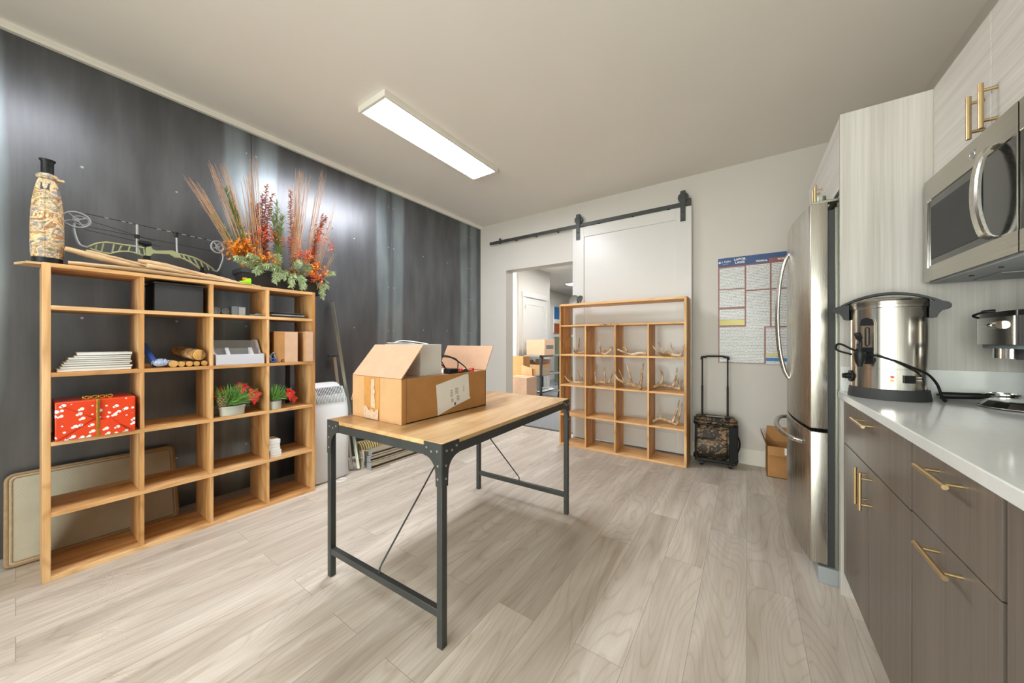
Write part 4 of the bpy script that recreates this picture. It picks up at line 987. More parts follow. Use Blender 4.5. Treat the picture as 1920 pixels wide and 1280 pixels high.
def urn():
    c = Vector((0.475, 2.022, CT + 0.0005))
    t = thing('coffee_urn', 'stainless hot water urn with black tap and lid handle on the worktop', 'urn', c)
    R = 0.1085; ZT_ = 0.372
    MB().lathe([(0.1170, 0.0), (0.1170, 0.004), (0.1125, 0.040), (0.108, 0.042)], c, 40).build('base_ring', M['blackmt'], t)
    body = MB(); body.lathe([(R, 0.042), (R, 0.120), (R - 0.0008, 0.1205), (R - 0.0008, 0.1225), (R, 0.123), (R, ZT_ - 0.012), (R + 0.003, ZT_ - 0.010), (R + 0.003, ZT_)], c, 56); body.build('tank', M['inox_u'], t)
    lid = MB(); lid.lathe([(R + 0.0035, ZT_ + 0.0005), (R + 0.0035, ZT_ + 0.014), (R - 0.004, ZT_ + 0.022), (0.06, ZT_ + 0.032), (0.0, ZT_ + 0.034)], c, 48)
    lo = lid.build('lid', M['inox'], t)
    a0 = math.radians(-17); ax = Vector((math.cos(a0), math.sin(a0), 0)); ay = Vector((-ax.y, ax.x, 0))
    def W(r, s, z): return c + ax * r + ay * s + Vector((0, 0, z))
    # arched lid handle running into the two black side grips
    arch = [W(-0.150, 0, ZT_ + 0.000), W(-0.125, 0, ZT_ + 0.020), W(-0.07, 0, ZT_ + 0.045), W(0, 0, ZT_ + 0.056), W(0.07, 0, ZT_ + 0.045), W(0.125, 0, ZT_ + 0.020), W(0.152, 0, ZT_ + 0.000)]
    m = MB(); sp = smooth_path(arch, 5)
    for i in range(len(sp) - 1):
        a, b = sp[i], sp[i + 1]; wd = 0.021
        m.prism([a - ay * wd, a + ay * wd, a + ay * wd - Vector((0, 0, 0.009)), a - ay * wd - Vector((0, 0, 0.009))], (b - a) * 1.04)
    m.build('handle', M['blackpl'], lo)
    for sgn in (-1, 1):
        g = MB(); z = ZT_ - 0.002
        g.prism([W(sgn * q[0], -0.028, z + q[1]) for q in ((R + .001, .014), (R + .030, .012), (R + .046, .006), (R + .053, -.002), (R + .053, -.011), (R + .046, -.017), (R + .032, -.021), (R + .024, -.032), (R + .018, -.048), (R + .001, -.050))], ay * 0.056)
        g.build('grip', M['blackpl'], t)
    def az(deg, r, z, s=0.0):
        a = math.radians(deg); return c + Vector((math.cos(a) * r - math.sin(a) * s, math.sin(a) * r + math.cos(a) * s, z))
    # sight glass plate
    A = -131
    g = MB(); g.prism([az(A, R + 0.003, z, s) for s, z in ((-0.021, 0.165), (0.021, 0.165), (0.021, 0.305), (0.016, 0.318), (0.0, 0.324), (-0.016, 0.318), (-0.021, 0.305))], az(A, R + 0.008, 0) - az(A, R + 0.003, 0)); sg = g.build('gauge_plate', M['inox_v'], t)
    g = MB(); g.prism([az(A, R + 0.009, z, s) for s, z in ((-0.021, 0.292), (0.021, 0.292), (0.021, 0.305), (0.016, 0.318), (0.0, 0.324), (-0.016, 0.318), (-0.021, 0.305))], az(A, 0.003, 0) - az(A, 0.0, 0)); g.build('gauge_cap', M['blackpl'], t)
    g = MB(); g.prism([az(A, R + 0.009, z, s) for s, z in ((-0.021, 0.150), (-0.012, 0.138), (0.012, 0.138), (0.021, 0.150), (0.021, 0.205), (-0.021, 0.205))], az(A, 0.003, 0) - az(A, 0.0, 0)); g.build('gauge_foot', M['blackpl'], t)
    g = MB(); pts = [az(A, R + 0.0105, z, s) for s, z in ((-0.006, 0.215), (-0.006, 0.28), (0.0, 0.286), (0.006, 0.28), (0.006, 0.215), (0.0, 0.209), (-0.006, 0.215))]; g.tube(pts, 0.0014, 6); g.build('sight_glass', M['blackpl'], t)
    # tap
    g = MB(); g.tube([az(A, R + 0.006, 0.172), az(A, R + 0.045, 0.174)], [0.016, 0.014], 14); g.tube([az(A, R + 0.050, 0.188), az(A, R + 0.050, 0.178), az(A, R + 0.050, 0.150), az(A, R + 0.050, 0.132), az(A, R + 0.050, 0.128)], [0.016, 0.018, 0.015, 0.0085, 0.0085], 16); tp = g.build('tap', M['blackpl'], t)
    g = MB(); g.tube([az(A, R + 0.050, 0.188), az(A, R + 0.050, 0.200)], [0.011, 0.013], 12); g.tube(smooth_path([az(A, R + 0.050, 0.198), az(A, R + 0.046, 0.222), az(A, R + 0.055, 0.245), az(A, R + 0.066, 0.262)]), [0.006] * 9 + [0.011] * 6 + [0.004], 10); g.build('tap_lever', M['blackpl'], tp)
    # thermostat knob
    K = -176
    g = MB(); g.cyl(az(K, R - 0.001, 0.083), az(K, R + 0.006, 0.083), 0.024, 24); kb = g.build('thermostat_dial', M['blackpl'], t)
    g = MB(); g.cyl(az(K, R + 0.006, 0.083), az(K, R + 0.020, 0.083), 0.012, 18); g.cyl(az(K, R + 0.020, 0.083), az(K, R + 0.028, 0.083), 0.009, 14, 0.010); g.build('knob', M['blackpl'], kb)
    # lights, switch, printed legend
    for z, m_ in ((0.092, 'redpl'), (0.078, 'yellowpl')): MB().cyl(az(-97, R - 0.001, z), az(-97, R + 0.005, z), 0.0058, 14).build('indicator_light', M[m_], t)
    g = MB(); q = [az(-73, R + 0.001, z, s) for s, z in ((-0.016, 0.070), (0.016, 0.070), (0.016, 0.099), (-0.016, 0.099))]; g.prism(q, az(-73, 0.006, 0) - az(-73, 0, 0)); sw = g.build('power_switch', M['blackpl'], t)
    for z in (0.090, 0.079): g = MB(); q = [az(-55, R + 0.0005, z, -0.009), az(-55, R + 0.0005, z, 0.009), az(-55, R + 0.0005, z + 0.003, 0.009), az(-55, R + 0.0005, z + 0.003, -0.009)]; g.prism(q, az(-55, 0.001, 0) - az(-55, 0, 0)); g.build('printed_legend', M['paper'], t)
    # cable draped from the tap down to the worktop
    Yc = [(az(-150, R + 0.03, 0.176)), (az(-168, R + 0.04, 0.186)), (az(-176, R + 0.048, 0.196)), (az(-176, R + 0.046, 0.215)), (az(-168, R + 0.036, 0.216)), (az(-152, R + 0.03, 0.200)), (az(-140, R + 0.024, 0.188)), (az(-125, R + 0.024, 0.178)), (az(-112, R + 0.02, 0.170)), (az(-90, R + 0.016, 0.150)), (az(-68, R + 0.014, 0.126)), (az(-48, R + 0.016, 0.105)), (az(-30, R + 0.022, 0.068)), (az(-25, R + 0.030, 0.028)), (az(-20, R + 0.036, 0.006)), (az(-12, R + 0.04, 0.0065))]
    MB().tube(smooth_path(Yc, 5), 0.0042, 8).build('power_cord', M['cord'], t)
urn()

def espresso():
    c = Vector((0.83, 1.90, CT + 0.0005))
    t = thing('espresso_machine', 'chrome espresso machine at the right edge of the worktop', 'coffee machine', c)
    # rounded head: capsule outline in plan
    x0, x1, ya, yb = 0.690, 0.955, 1.73, 2.03
    def outline(x0, x1, ya, yb, r, z, n=10):
        pts = []
        for cx, cy, a0 in ((x1 - r, yb - r, 0), (x0 + r, yb - r, 90), (x0 + r, ya + r, 180), (x1 - r, ya + r, 270)):
            for k in range(n + 1):
                a = math.radians(a0 + 90 * k / n); pts.append((cx + r * math.cos(a), cy + r * math.sin(a), z))
        return pts
    MB().prism(outline(x0, x1, ya, yb, 0.06, 1.150), (0, 0, 0.092), True).build('head', M['chrome'], t)
    MB().prism(outline(x0 + 0.006, x1 - 0.006, ya + 0.006, yb - 0.006, 0.055, 1.242), (0, 0, 0.018), True).build('cup_warmer_tray', M['blackgl'], t)
    MB().prism(outline(x0 + 0.010, x1 - 0.02, ya + 0.01, yb - 0.01, 0.055, 1.136), (0, 0, 0.014), True).build('lower_trim', M['slate'], t)
    MB().prism(outline(0.83, x1, ya + 0.03, yb - 0.03, 0.03, CT + 0.03), (0, 0, 1.150 - CT - 0.03), True).build('column', M['inox_v'], t)
    MB().prism(outline(0.84, x1, ya, yb, 0.03, CT + 0.001), (0, 0, 0.03), True).build('base', M['blackpl'], t)
    g = MB(); g.cyl((0.758, 1.955, 1.102), (0.758, 1.955, 1.136), 0.040, 32); g.build('group_head', M['chrome'], t)
    g = MB(); g.cyl((0.758, 1.87, 1.100), (0.758, 1.87, 1.136), 0.025, 24); g.build('steam_valve', M['blackmt'], t)
    g = MB(); g.tube(smooth_path([(0.685, 1.83, 1.215), (0.676, 1.85, 1.214), (0.672, 1.875, 1.216), (0.674, 1.90, 1.218)]), [0.013, 0.013, 0.013, 0.013, 0.012, 0.011, 0.01, 0.008, 0.007, 0.006, 0.005, 0.005, 0.005, 0.005, 0.005, 0.003], 12); g.build('steam_lever', M['chrome'], t)
    g = MB(); g.tube(smooth_path([(0.71, 2.02, 1.245), (0.70, 2.035, 1.256), (0.712, 2.00, 1.266), (0.735, 1.99, 1.268)]), [0.004] * 10 + [0.008] * 6, 8); g.build('lid_catch', M['blackpl'], t)
    g = MB(); g.torus((0.712, 2.018, 1.195), 0.008, 0.0022, 'y', 16, 6); g.build('side_socket', M['chrome'], t)
    # black tray in front
    tr = t
    cc = Vector((0.780, 1.925, CT + 0.001))
    g = MB(); g.lathe([(0.098, 0.0), (0.104, 0.003), (0.086, 0.022), (0.082, 0.024)], cc, 16, smooth=False); g.build('drip_tray', M['blackgl'], tr)
    g = MB(); g.lathe([(0.083, 0.0245), (0.080, 0.027), (0.0, 0.027)], cc, 32); g.build('drip_plate', M['chrome'], tr)
    g = MB(); g.torus(cc + Vector((0, 0, 0.0035)), 0.103, 0.0018, 'z', 32, 6); g.build('tray_rim', M['chrome'], tr)
    # portafilter behind it
    c2 = Vector((0.785, 2.085, CT + 0.020))
    p = thing('portafilter', 'chrome portafilter with black handle lying behind the espresso machine tray', 'portafilter', (0.785, 2.085, CT))
    MB().lathe([(0.024, 0.0), (0.034, 0.006), (0.036, 0.026), (0.041, 0.028), (0.041, 0.034), (0.034, 0.034), (0.033, 0.012), (0.0, 0.012)], c2 - Vector((0, 0, 0.019)), 28).build('basket', M['chrome'], p)
    g = MB(); g.tube([(0.752, 2.085, CT + 0.022), (0.735, 2.09, CT + 0.020), (0.700, 2.095, CT + 0.017), (0.655, 2.105, CT + 0.014), (0.640, 2.108, CT + 0.0135)], [0.006, 0.012, 0.013, 0.0135, 0.013], 14); g.build('handle', M['blackpl'], p)
    MB().cyl((0.640, 2.108, CT + 0.0135), (0.632, 2.110, CT + 0.0133), 0.0118, 14, 0.009).build('end_cap', M['chrome'], p)
espresso()

# ------------------------------------------------------------------ back right corner
def poster():
    x0, x1, z0, z1, Y = -0.232, 0.372, 0.942, 1.972, 3.922
    t = thing('labor_law_poster', 'large laminated labor law poster on the back wall beside the fridge', 'poster', ((x0 + x1) / 2, Y, z0))
    MB().box((x0, Y, z0 + 0.01), (x1, Y + 0.006, z1)).build('sheet', M['maroon'], t)
    W_ = x1 - x0
    MB().box((x0, Y - 0.0008, z1 - 0.082), (x0 + 0.245, Y, z1)).build('banner', M['navy'], t)
    MB().box((x0 + 0.245, Y - 0.0008, z1 - 0.045), (x1, Y, z1)).build('banner', M['navy'], t)
    MB().box((x0 + 0.245, Y - 0.0008, z1 - 0.082), (x0 + 0.40, Y, z1 - 0.045)).build('banner', M['navy'], t)
    MB().box((x0 + 0.40, Y - 0.0008, z1 - 0.082), (x1, Y, z1 - 0.045)).build('banner', M['maroon'], t)
    def pl(a, b, c, d, m='posterw', nm='notice'):
        o = MB().box((x0 + a, Y - 0.0012, z1 - d), (x0 + b, Y, z1 - c)).build(nm, M[m], t)
    pl(0.012, 0.216, 0.098, 0.300); pl(0.228, 0.408, 0.094, 0.325); pl(0.420, 0.594, 0.092, 0.325)
    pl(0.012, 0.216, 0.312, 0.480); pl(0.012, 0.216, 0.500, 0.600); pl(0.012, 0.216, 0.604, 0.655, 'yellow', 'yellow_strip'); pl(0.228, 0.408, 0.338, 0.672); pl(0.420, 0.594, 0.338, 0.672)
    pl(0.012, 0.365, 0.672, 1.012); pl(0.378, 0.594, 0.684, 1.022)
    pl(0.012, 0.216, 0.482, 0.496, 'maroon', 'divider_strip')
    MB().box((x0 + 0.380, Y - 0.0018, z1 - 0.945), (x0 + 0.48, Y - 0.0012, z1 - 0.925)).build('highlight', M['yellow'], t)
    MB().box((x0 + 0.378, Y - 0.0018, z1 - 0.992), (x0 + 0.56, Y - 0.0012, z1 - 0.962)).build('blue_strip', M['skyblue'], t)
    MB().box((x0 + 0.228, Y - 0.0018, z1 - 0.620), (x0 + 0.24, Y - 0.0012, z1 - 0.607)).build('seal', M['ink'], t) if False else None
    def tx(s, size, px, pz, bold=0.0):
        text(s, size, Matrix.Translation((x0 + px, Y - 0.0014, z1 - pz)) @ Matrix.Rotation(PI / 2, 4, 'X'), M['paper'], 'lettering', t, 0.0002, 'CENTER', bold)
    tx('J. J. Keller', 0.024, 0.062, 0.036, 0.0004); tx('SINCE 1953', 0.009, 0.062, 0.060)
    tx('LABOR', 0.029, 0.178, 0.026, 0.0012); tx('LAWS', 0.029, 0.178, 0.056, 0.0012)
    tx('FEDERAL', 0.022, 0.348, 0.063, 0.0009); tx('MONTANA', 0.022, 0.520, 0.063, 0.0009)
    MB().cyl((x0 + 0.014, Y - 0.0018, z1 - 0.042), (x0 + 0.014, Y - 0.0008, z1 - 0.042), 0.010, 16).build('emblem', M['paper'], t)
poster()

def cooler():
    t = thing('rolling_cooler', 'camouflage soft cooler on wheels with raised pull handle by the antler shelf', 'cooler bag', (-0.245, 3.74, 0), None, math.radians(6), world=False)
    hx, hy = 0.168, 0.085; z0, z1 = 0.065, 0.425
    def rr(hx, hy, r, z, n=6):
        pts = []
        for cx, cy, a0 in ((hx - r, hy - r, 0), (-hx + r, hy - r, 90), (-hx + r, -hy + r, 180), (hx - r, -hy + r, 270)):
            for k in range(n + 1):
                a = math.radians(a0 + 90 * k / n); pts.append(Vector((cx + r * math.cos(a), cy + r * math.sin(a), z)))
        return pts
    def loft(secs, mat, nm, parent=t):
        m = MB(); rings = [[m.bm.verts.new(p) for p in s] for s in secs]
        for i in range(len(rings) - 1):
            n = len(rings[0])
            for j in range(n):
                f = m.bm.faces.new((rings[i][j], rings[i][(j + 1) % n], rings[i + 1][(j + 1) % n], rings[i + 1][j])); f.smooth = True
        m.bm.faces.new(rings[0][::-1]); m.bm.faces.new(rings[-1])
        return m.build(nm, M[mat], parent)
    loft([rr(hx, hy, 0.04, z0), rr(hx + 0.004, hy + 0.006, 0.045, 0.18), rr(hx + 0.002, hy + 0.004, 0.045, 0.30), rr(hx, hy, 0.045, 0.385)], 'camo_w', 'body')
    lid = loft([rr(hx + 0.003, hy + 0.003, 0.05, 0.392), rr(hx + 0.003, hy + 0.003, 0.05, 0.425), rr(hx - 0.012, hy - 0.012, 0.045, 0.452), rr(hx - 0.05, hy - 0.04, 0.03, 0.460)], 'camo_w', 'lid')
    for z in (0.388, 0.070): MB().tube(rr(hx + 0.006, hy + 0.006, 0.05, z) + [rr(hx + 0.006, hy + 0.006, 0.05, z)[0]], 0.008, 8).build('piping', M['blackpl'], t)
    MB().tube(rr(hx + 0.004, hy + 0.004, 0.05, 0.424) + [rr(hx + 0.004, hy + 0.004, 0.05, 0.424)[0]], 0.006, 8).build('piping', M['blackpl'], lid)
    for x in (-hx - 0.001, hx * 0.62): MB().box((x, -hy - 0.008, z0), (x + 0.035 if x < 0 else hx + 0.006, -hy + 0.01, 0.385), 0.006).build('edge_panel', M['cord'], t)
    pk = loft([rr(hx * 0.72, 0.022, 0.02, 0.095), rr(hx * 0.74, 0.030, 0.02, 0.16), rr(hx * 0.72, 0.026, 0.02, 0.255), rr(hx * 0.70, 0.014, 0.012, 0.268)], 'camo_w', 'front_pocket'); 
    pk.location = (-0.03, -hy - 0.006, 0)
    fl = MB(); fl.box((-hx * 0.72, -0.036, 0.262), (hx * 0.70, -0.012, 0.352), 0.008); fo = fl.build('pocket_flap', M['camo_w'], t); fo.location = (-0.03, -hy + 0.012, 0)
    MB().tube([(-0.155, -hy - 0.022, 0.262), (-0.03, -hy - 0.030, 0.250), (0.09, -hy - 0.022, 0.262)], 0.005, 6).build('flap_edge', M['cord'], t)
    MB().box((-0.075, -0.07, 0.459), (0.075, -0.045, 0.468), 0.003).build('lid_handle', M['greypl'], lid)
    MB().box((-0.12, -0.075, 0.455), (0.12, -0.04, 0.462), 0.002).build('lid_strap', M['cord'], lid)
    sx = MB(); sx.tube(bez((hx + 0.002, 0.0, 0.30), (hx + 0.05, 0, 0.22), (hx + 0.004, 0.0, 0.13)), 0.007, 6); sx.build('side_handle', M['cord'], t)
    MB().box((-hx, -hy, 0.038), (hx, hy, 0.066), 0.01).build('base_plate', M['blackpl'], t)
    for x in (-0.115, 0.115):
        w_ = MB(); w_.cyl((x - 0.012, -hy + 0.022, 0.026), (x + 0.012, -hy + 0.022, 0.026), 0.0258, 18); w_.box((x - 0.02, -hy + 0.01, 0.026), (x + 0.02, -hy + 0.04, 0.05), 0.003); w_.build('wheel', M['blackpl'], t)
    for x in (-0.1, 0.1): MB().box((x - 0.015, hy - 0.03, 0.0), (x + 0.015, hy - 0.005, 0.045), 0.003).build('foot', M['blackpl'], t)
    h = MB()
    for x in (-0.105, 0.105): h.tube([(x, hy - 0.012, 0.44), (x, hy - 0.012, 0.73), (x, hy - 0.012, 0.735), (x, hy - 0.012, 1.000)], [0.009, 0.009, 0.0065, 0.0065], 8)
    ho = h.build('pull_handle', M['blackpl'], t)
    g = MB(); g.tube([(-0.112, hy - 0.012, 0.985), (-0.108, hy - 0.012, 1.008), (-0.08, hy - 0.012, 1.010), (-0.06, hy - 0.012, 1.018), (0.06, hy - 0.012, 1.018), (0.08, hy - 0.012, 1.010), (0.108, hy - 0.012, 1.008), (0.112, hy - 0.012, 0.985)], [0.011, 0.012, 0.011, 0.008, 0.008, 0.011, 0.012, 0.011], 8); g.build('grip', M['blackpl'], ho)
cooler()

def floor_box():
    x0, x1, y0, y1, h = 0.142, 0.44, 3.665, 3.90, 0.262; th = 0.005
    t = thing('cardboard_box', 'open brown cardboard box with barcode label on the floor beside the fridge', 'cardboard box', ((x0 + x1) / 2, (y0 + y1) / 2, 0))
    b = MB(); b.box((x0, y0, 0.0005), (x1, y1, th)); b.box((x0, y0, 0.0005), (x0 + th, y1, h)); b.box((x1 - th, y0, 0.0005), (x1, y1, h)); b.box((x0, y0, 0.0005), (x1, y0 + th, h)); b.box((x0, y1 - th, 0.0005), (x1, y1, h + 0.0)); b.build('carton', M['card_dk'], t)
    def fl(p, n): MB().prism(p, n).build('flap', M['card_dk'], t)
    fl([(x0, y1, h), (x1, y1, h), (x1, y1 + 0.02, h + 0.125), (x0 + 0.01, y1 + 0.02, h + 0.125)], (0, -0.004, 0))
    fl([(x0, y0 + 0.01, h), (x0, y1 - 0.01, h), (x0 - 0.035, y1 - 0.02, h + 0.10), (x0 - 0.035, y0 + 0.05, h + 0.10)], (-0.004, 0, 0))
    MB().prism([(x0 + 0.006, y0 - 0.002, h + 0.003), (x1, y0 - 0.002, h + 0.003), (x1, y0 - 0.018, h - 0.068), (x0 + 0.006, y0 - 0.018, h - 0.068)], (0, -0.004, 0)).build('flap', M['card_dk'], t)
    l = MB(); l.prism([(0.262, y0 - 0.0245, h - 0.052), (0.330, y0 - 0.0245, h - 0.052), (0.330, y0 - 0.0085, h + 0.001), (0.262, y0 - 0.0085, h + 0.001)], (0, -0.0008, 0)); lo = l.build('barcode_label', M['paper'], t)
    k = MB()
    for i, w_ in enumerate((3, 1.5, 4, 1.5, 2.5, 4, 1.5, 3)):
        x = 0.296 + i * 0.0042
        k.prism([(x, y0 - 0.0262, h - 0.048), (x + w_ * 0.0007, y0 - 0.0262, h - 0.048), (x + w_ * 0.0007, y0 - 0.0108, h - 0.004), (x, y0 - 0.0108, h - 0.004)], (0, -0.0004, 0))
    k.build('barcode', M['ink'], lo)
floor_box()

# ------------------------------------------------------------------ things in the left cubbies
def left_contents():
    F_ = -2.77
    # top row
    z = LR[4]
    t = thing('storage_box', 'matt black box filling the top row second cubby', 'box', (-2.90, 0.56, z))
    MB().box((-3.05, 0.452, z + 0.0005), (-2.795, 0.665, z + 0.160), 0.003).build('body', M['blackmt'], t)
    MB().box((-3.055, 0.448, z + 0.160), (-2.790, 0.669, z + 0.170), 0.002).build('lid', M['blackmt'], t)
    for i, y in enumerate((0.735, 0.765)):
        o = MB(); o.cyl((-2.86, y, z + 0.024), (-2.83, y, z + 0.024), 0.0235, 24).torus((-2.83, y, z + 0.024), 0.018, 0.003, 'x', 20, 6)
        o = o.build('round_stopper', M['slate']); tag(o, ['left one of two round grey caps in the top row third cubby', 'round grey cap touching the small grey blocks'][i], 'stopper', 'round grey caps'); recenter(o); o.location.z = z + 0.001
        if i: o.location.x -= 0.01; o.location.y += 0.022
    o = MB().box((-2.87, 0.815, z + 0.0005), (-2.82, 0.850, z + 0.060), 0.003).build('plastic_block', M['slate']); tag(o, 'grey square block beside the round grey caps', 'block', 'small grey blocks'); recenter(o)
    o = MB().box((-2.865, 0.852, z + 0.0005), (-2.825, 0.892, z + 0.058), 0.003).build('plastic_block', M['greypl']); tag(o, 'lighter grey square block, right one of the two blocks', 'block', 'small grey blocks'); recenter(o)
    o = MB(); o.tube([(-2.80, 0.905, z + 0.006), (-2.80, 0.935, z + 0.008), (-2.80, 0.945, z + 0.010), (-2.80, 0.975, z + 0.010)], [0.003, 0.004, 0.010, 0.008], 10); o = o.build('marker_cap', M['slate']); tag(o, 'small grey stick lying flat right of the grey blocks', 'clip'); recenter(o); o.location.z = z + 0.0005
    for i in range(3):
        o = MB().box((-3.03 + 0.01 * i, 1.03 + 0.006 * i, z + 0.0007 + 0.0125 * i), (-2.80 + 0.004 * i, 1.265 - 0.008 * i, z + 0.0117 + 0.0125 * i), 0.004).build('black_binder', [M['blackmt'], M['greypl'], M['blackpl']][i])
        tag(o, ['black folder at the bottom of the thin stack in the top right cubby', 'grey folder in the middle of the thin stack', 'black folder on top of the thin stack in the top right cubby'][i], 'folder', 'thin folders in the top right cubby'); recenter(o)
    # second row: magazines
    z = LR[3]; zz = z + 0.0006
    labs = ['bottom magazine with curled cover', 'second white magazine from the bottom', 'third white magazine from the bottom', 'middle magazine of the white stack', 'grey-edged magazine above the middle', 'third magazine from the top', 'second magazine from the top', 'thick topmost magazine of the white stack']
    for i in range(8):
        h = [0.016, 0.012, 0.010, 0.012, 0.010, 0.011, 0.010, 0.016][i]
        y0 = 0.118 + 0.006 * i + random.uniform(-.004, .004) + (0.015 if i > 5 else 0); y1 = 0.365 + random.uniform(-.008, .008)
        x0 = -2.98 + random.uniform(-.01, .01); x1 = -2.795 + random.uniform(-.008, .006)
        t = thing('magazine', labs[i] + ' in the second row', 'magazine', ((x0 + x1) / 2, (y0 + y1) / 2, zz), 'stacked magazines')
        MB().box((x0, y0 + 0.001, zz + 0.001), (x1 - 0.002, y1 - 0.001, zz + h - 0.0025), 0.001).build('pages', M['paper'], t)
        gr = [[(x0 + (x1 - x0) * a / 6, y0 + (y1 - y0) * b / 6, zz + h - 0.0015 + (0.004 * math.sin(a * 1.3 + i) * math.sin(b * 1.1) if i in (2, 5) else 0)) for b in range(7)] for a in range(7)]
        MB().box((x0, y0, zz + h - 0.0022), (x1, y1, zz + h - 0.001), 0.0005).build('cover', M['paper_g'] if i in (1, 4, 6) else M['paper'], t)
        zz += h
    # blue tube and mesh sponge
    t = thing('blue_tube', 'blue plastic tube leaning in the second row second cubby', 'tube', (-2.86, 0.43, z))
    MB().tube([(-2.93, 0.426, z + 0.135), (-2.83, 0.458, z + 0.018)], [0.0155, 0.017], 16).build('barrel', M['bluepl'], t)
    MB().tube([(-2.83, 0.458, z + 0.018), (-2.826, 0.4595, z + 0.0145)], [0.0155, 0.010], 16).build('end_cap', M['bluepl'], t)
    t = thing('mesh_scrubber', 'blue and white mesh scrubber in front of the blue tube', 'scrubber', (-2.815, 0.47, z))
    m = MB(); c = Vector((-2.805, 0.478, z + 0.027))
    for k in range(90):
        a = random.uniform(0, 2 * PI); b = random.uniform(-0.3, PI / 2); r = 0.022
        d = Vector((math.cos(a) * math.cos(b), math.sin(a) * math.cos(b), math.sin(b)))
        p = c + Vector((d.x * 0.026, d.y * 0.036, d.z * 0.020)); s = Vector((random.uniform(-1, 1), random.uniform(-1, 1), random.uniform(-1, 1))).normalized() * 0.008
        m.tube([p - s, p + d * 0.004, p + s], 0.0013, 5)
    m.ball(c, 1.0, 12, (0.024, 0.034, 0.019)); m.build('mesh', M['mesh_b'], t)
    t = thing('paper_bag', 'crumpled kraft paper roll behind the mesh scrubber', 'paper', (-2.87, 0.45, z))
    MB().tube([(-2.90, 0.418, z + 0.014), (-2.87, 0.43, z + 0.016), (-2.85, 0.46, z + 0.013), (-2.86, 0.49, z + 0.012)], [0.006, 0.013, 0.012, 0.006], 9).build('roll', M['card'], t)
    # firewood
    def log(a, b, r, lab, nm='log', grp='small logs in a row'):
        a, b = Vector(a), Vector(b); t = thing(nm, lab, 'log', (a + b) / 2 - Vector((0, 0, r)), grp)
        n = 9; pts = [a + (b - a) * i / (n - 1) + Vector((random.uniform(-1, 1), random.uniform(-1, 1), random.uniform(-1, 1))) * r * 0.04 for i in range(n)]
        MB().tube(pts, [r * (1 - 0.03 * random.random()) for _ in range(n)], 18).build('bark', M['bark'], t)
        d = (b - a).normalized()
        MB().tube([b + d * 0.0002, b + d * 0.002], [r * 0.93, r * 0.90], 18).build('cut_end', M['logend'], t)
        m = MB()
        for q in (0.25, 0.5, 0.72): 
            u = d.cross(Vector((0, 0, 1))).normalized(); v = u.cross(d)
            m.tube([b + d * 0.0022 + (u * math.cos(k * PI / 10) + v * math.sin(k * PI / 10)) * r * q for k in range(21)], 0.0007, 4, cap=False)
        m.build('growth_rings', M['card_dk'], t)
    xb, xf = -3.03, -2.785
    for i, (y, r) in enumerate(((0.528, 0.0205), (0.563, 0.0165), (0.599, 0.0165), (0.6335, 0.0155), (0.671, 0.0165))):
        log((xb, y, z + r + 0.0008), (xf - 0.004 * i, y, z + r + 0.0008), r, ['thickest small log at the left of the log row', 'second small log in the row under the big log', 'third small log in the row under the big log', 'fourth small log, directly under the big log', 'last small log at the right side of the cubby'][i])
    log((-3.00, 0.588, z + 0.089), (-2.795, 0.645, z + 0.0705), 0.0345, 'big split log lying across the row of small logs', 'log', None)
    # leaflet holder
    t = thing('brochure_holder', 'frosted acrylic two-tier brochure holder in the second row third cubby', 'brochure holder', (-2.87, 0.86, z))
    y0, y1 = 0.722, 0.985
    m = MB(); m.box((-2.95, y0, z + 0.0006), (-2.775, y1, z + 0.006), 0.002); m.box((-2.780, y0 + 0.008, z + 0.006), (-2.775, y1 - 0.008, z + 0.068), 0.001)
    m.build('front_tray', M['frost'], t)
    for y in (y0, y1 - 0.012):
        m = MB(); m.prism([(-2.955, y, z + 0.004), (-2.775, y, z + 0.004), (-2.778, y, z + 0.066), (-2.84, y, z + 0.075), (-2.90, y, z + 0.165), (-2.955, y, z + 0.170)], (0, 0.012, 0)); m.build('side_plate', M['frost'], t)
    MB().prism([(-2.905, y0 + 0.012, z + 0.163), (-2.905, y1 - 0.012, z + 0.163), (-2.86, y1 - 0.012, z + 0.03), (-2.86, y0 + 0.012, z + 0.03)], (-0.003, 0, 0)).build('back_plate', M['acryl'], t)
    MB().prism([(-2.855, y0 + 0.012, z + 0.108), (-2.855, y1 - 0.012, z + 0.108), (-2.83, y1 - 0.012, z + 0.03), (-2.83, y0 + 0.012, z + 0.03)], (-0.003, 0, 0)).build('middle_plate', M['acryl'], t)
    for y in (0.785, 0.915):
        m = MB(); m.prism([(-2.853, y, z + 0.006), (-2.79, y, z + 0.006), (-2.80, y, z + 0.06), (-2.853, y, z + 0.112)], (0, 0.020, 0)); m.build('divider_fin', M['frost'], t)
    # two cartons, cables
    t = thing('cardboard_box', 'brown carton set askew in the second row right cubby', 'cardboard box', (-2.90, 1.135, z), 'flat cartons in the second row', math.radians(-10), world=False)
    MB().box((-0.14, -0.065, 0.0006), (0.115, 0.085, 0.225), 0.003).build('carton', M['card_dk'], t)
    MB().box((0.1155, 0.0, 0.001), (0.117, 0.084, 0.222), 0.0005).build('end_flap', M['card_in'], t)
    k = MB(); k.box((-0.02, -0.0665, 0.15), (0.03, -0.0655, 0.17)); k.build('printed_mark', M['card'], t)
    t = thing('cardboard_box', 'narrow light carton squeezed against the right side of the cubby', 'cardboard box', (-2.90, 1.263, z), 'flat cartons in the second row')
    MB().box((-3.04, 1.246, z + 0.0006), (-2.752, 1.298, z + 0.228), 0.002).build('carton', M['card'], t)
    MB().box((-2.7518, 1.248, z + 0.002), (-2.7505, 1.297, z + 0.225)).build('end_flap', M['card_in'], t)
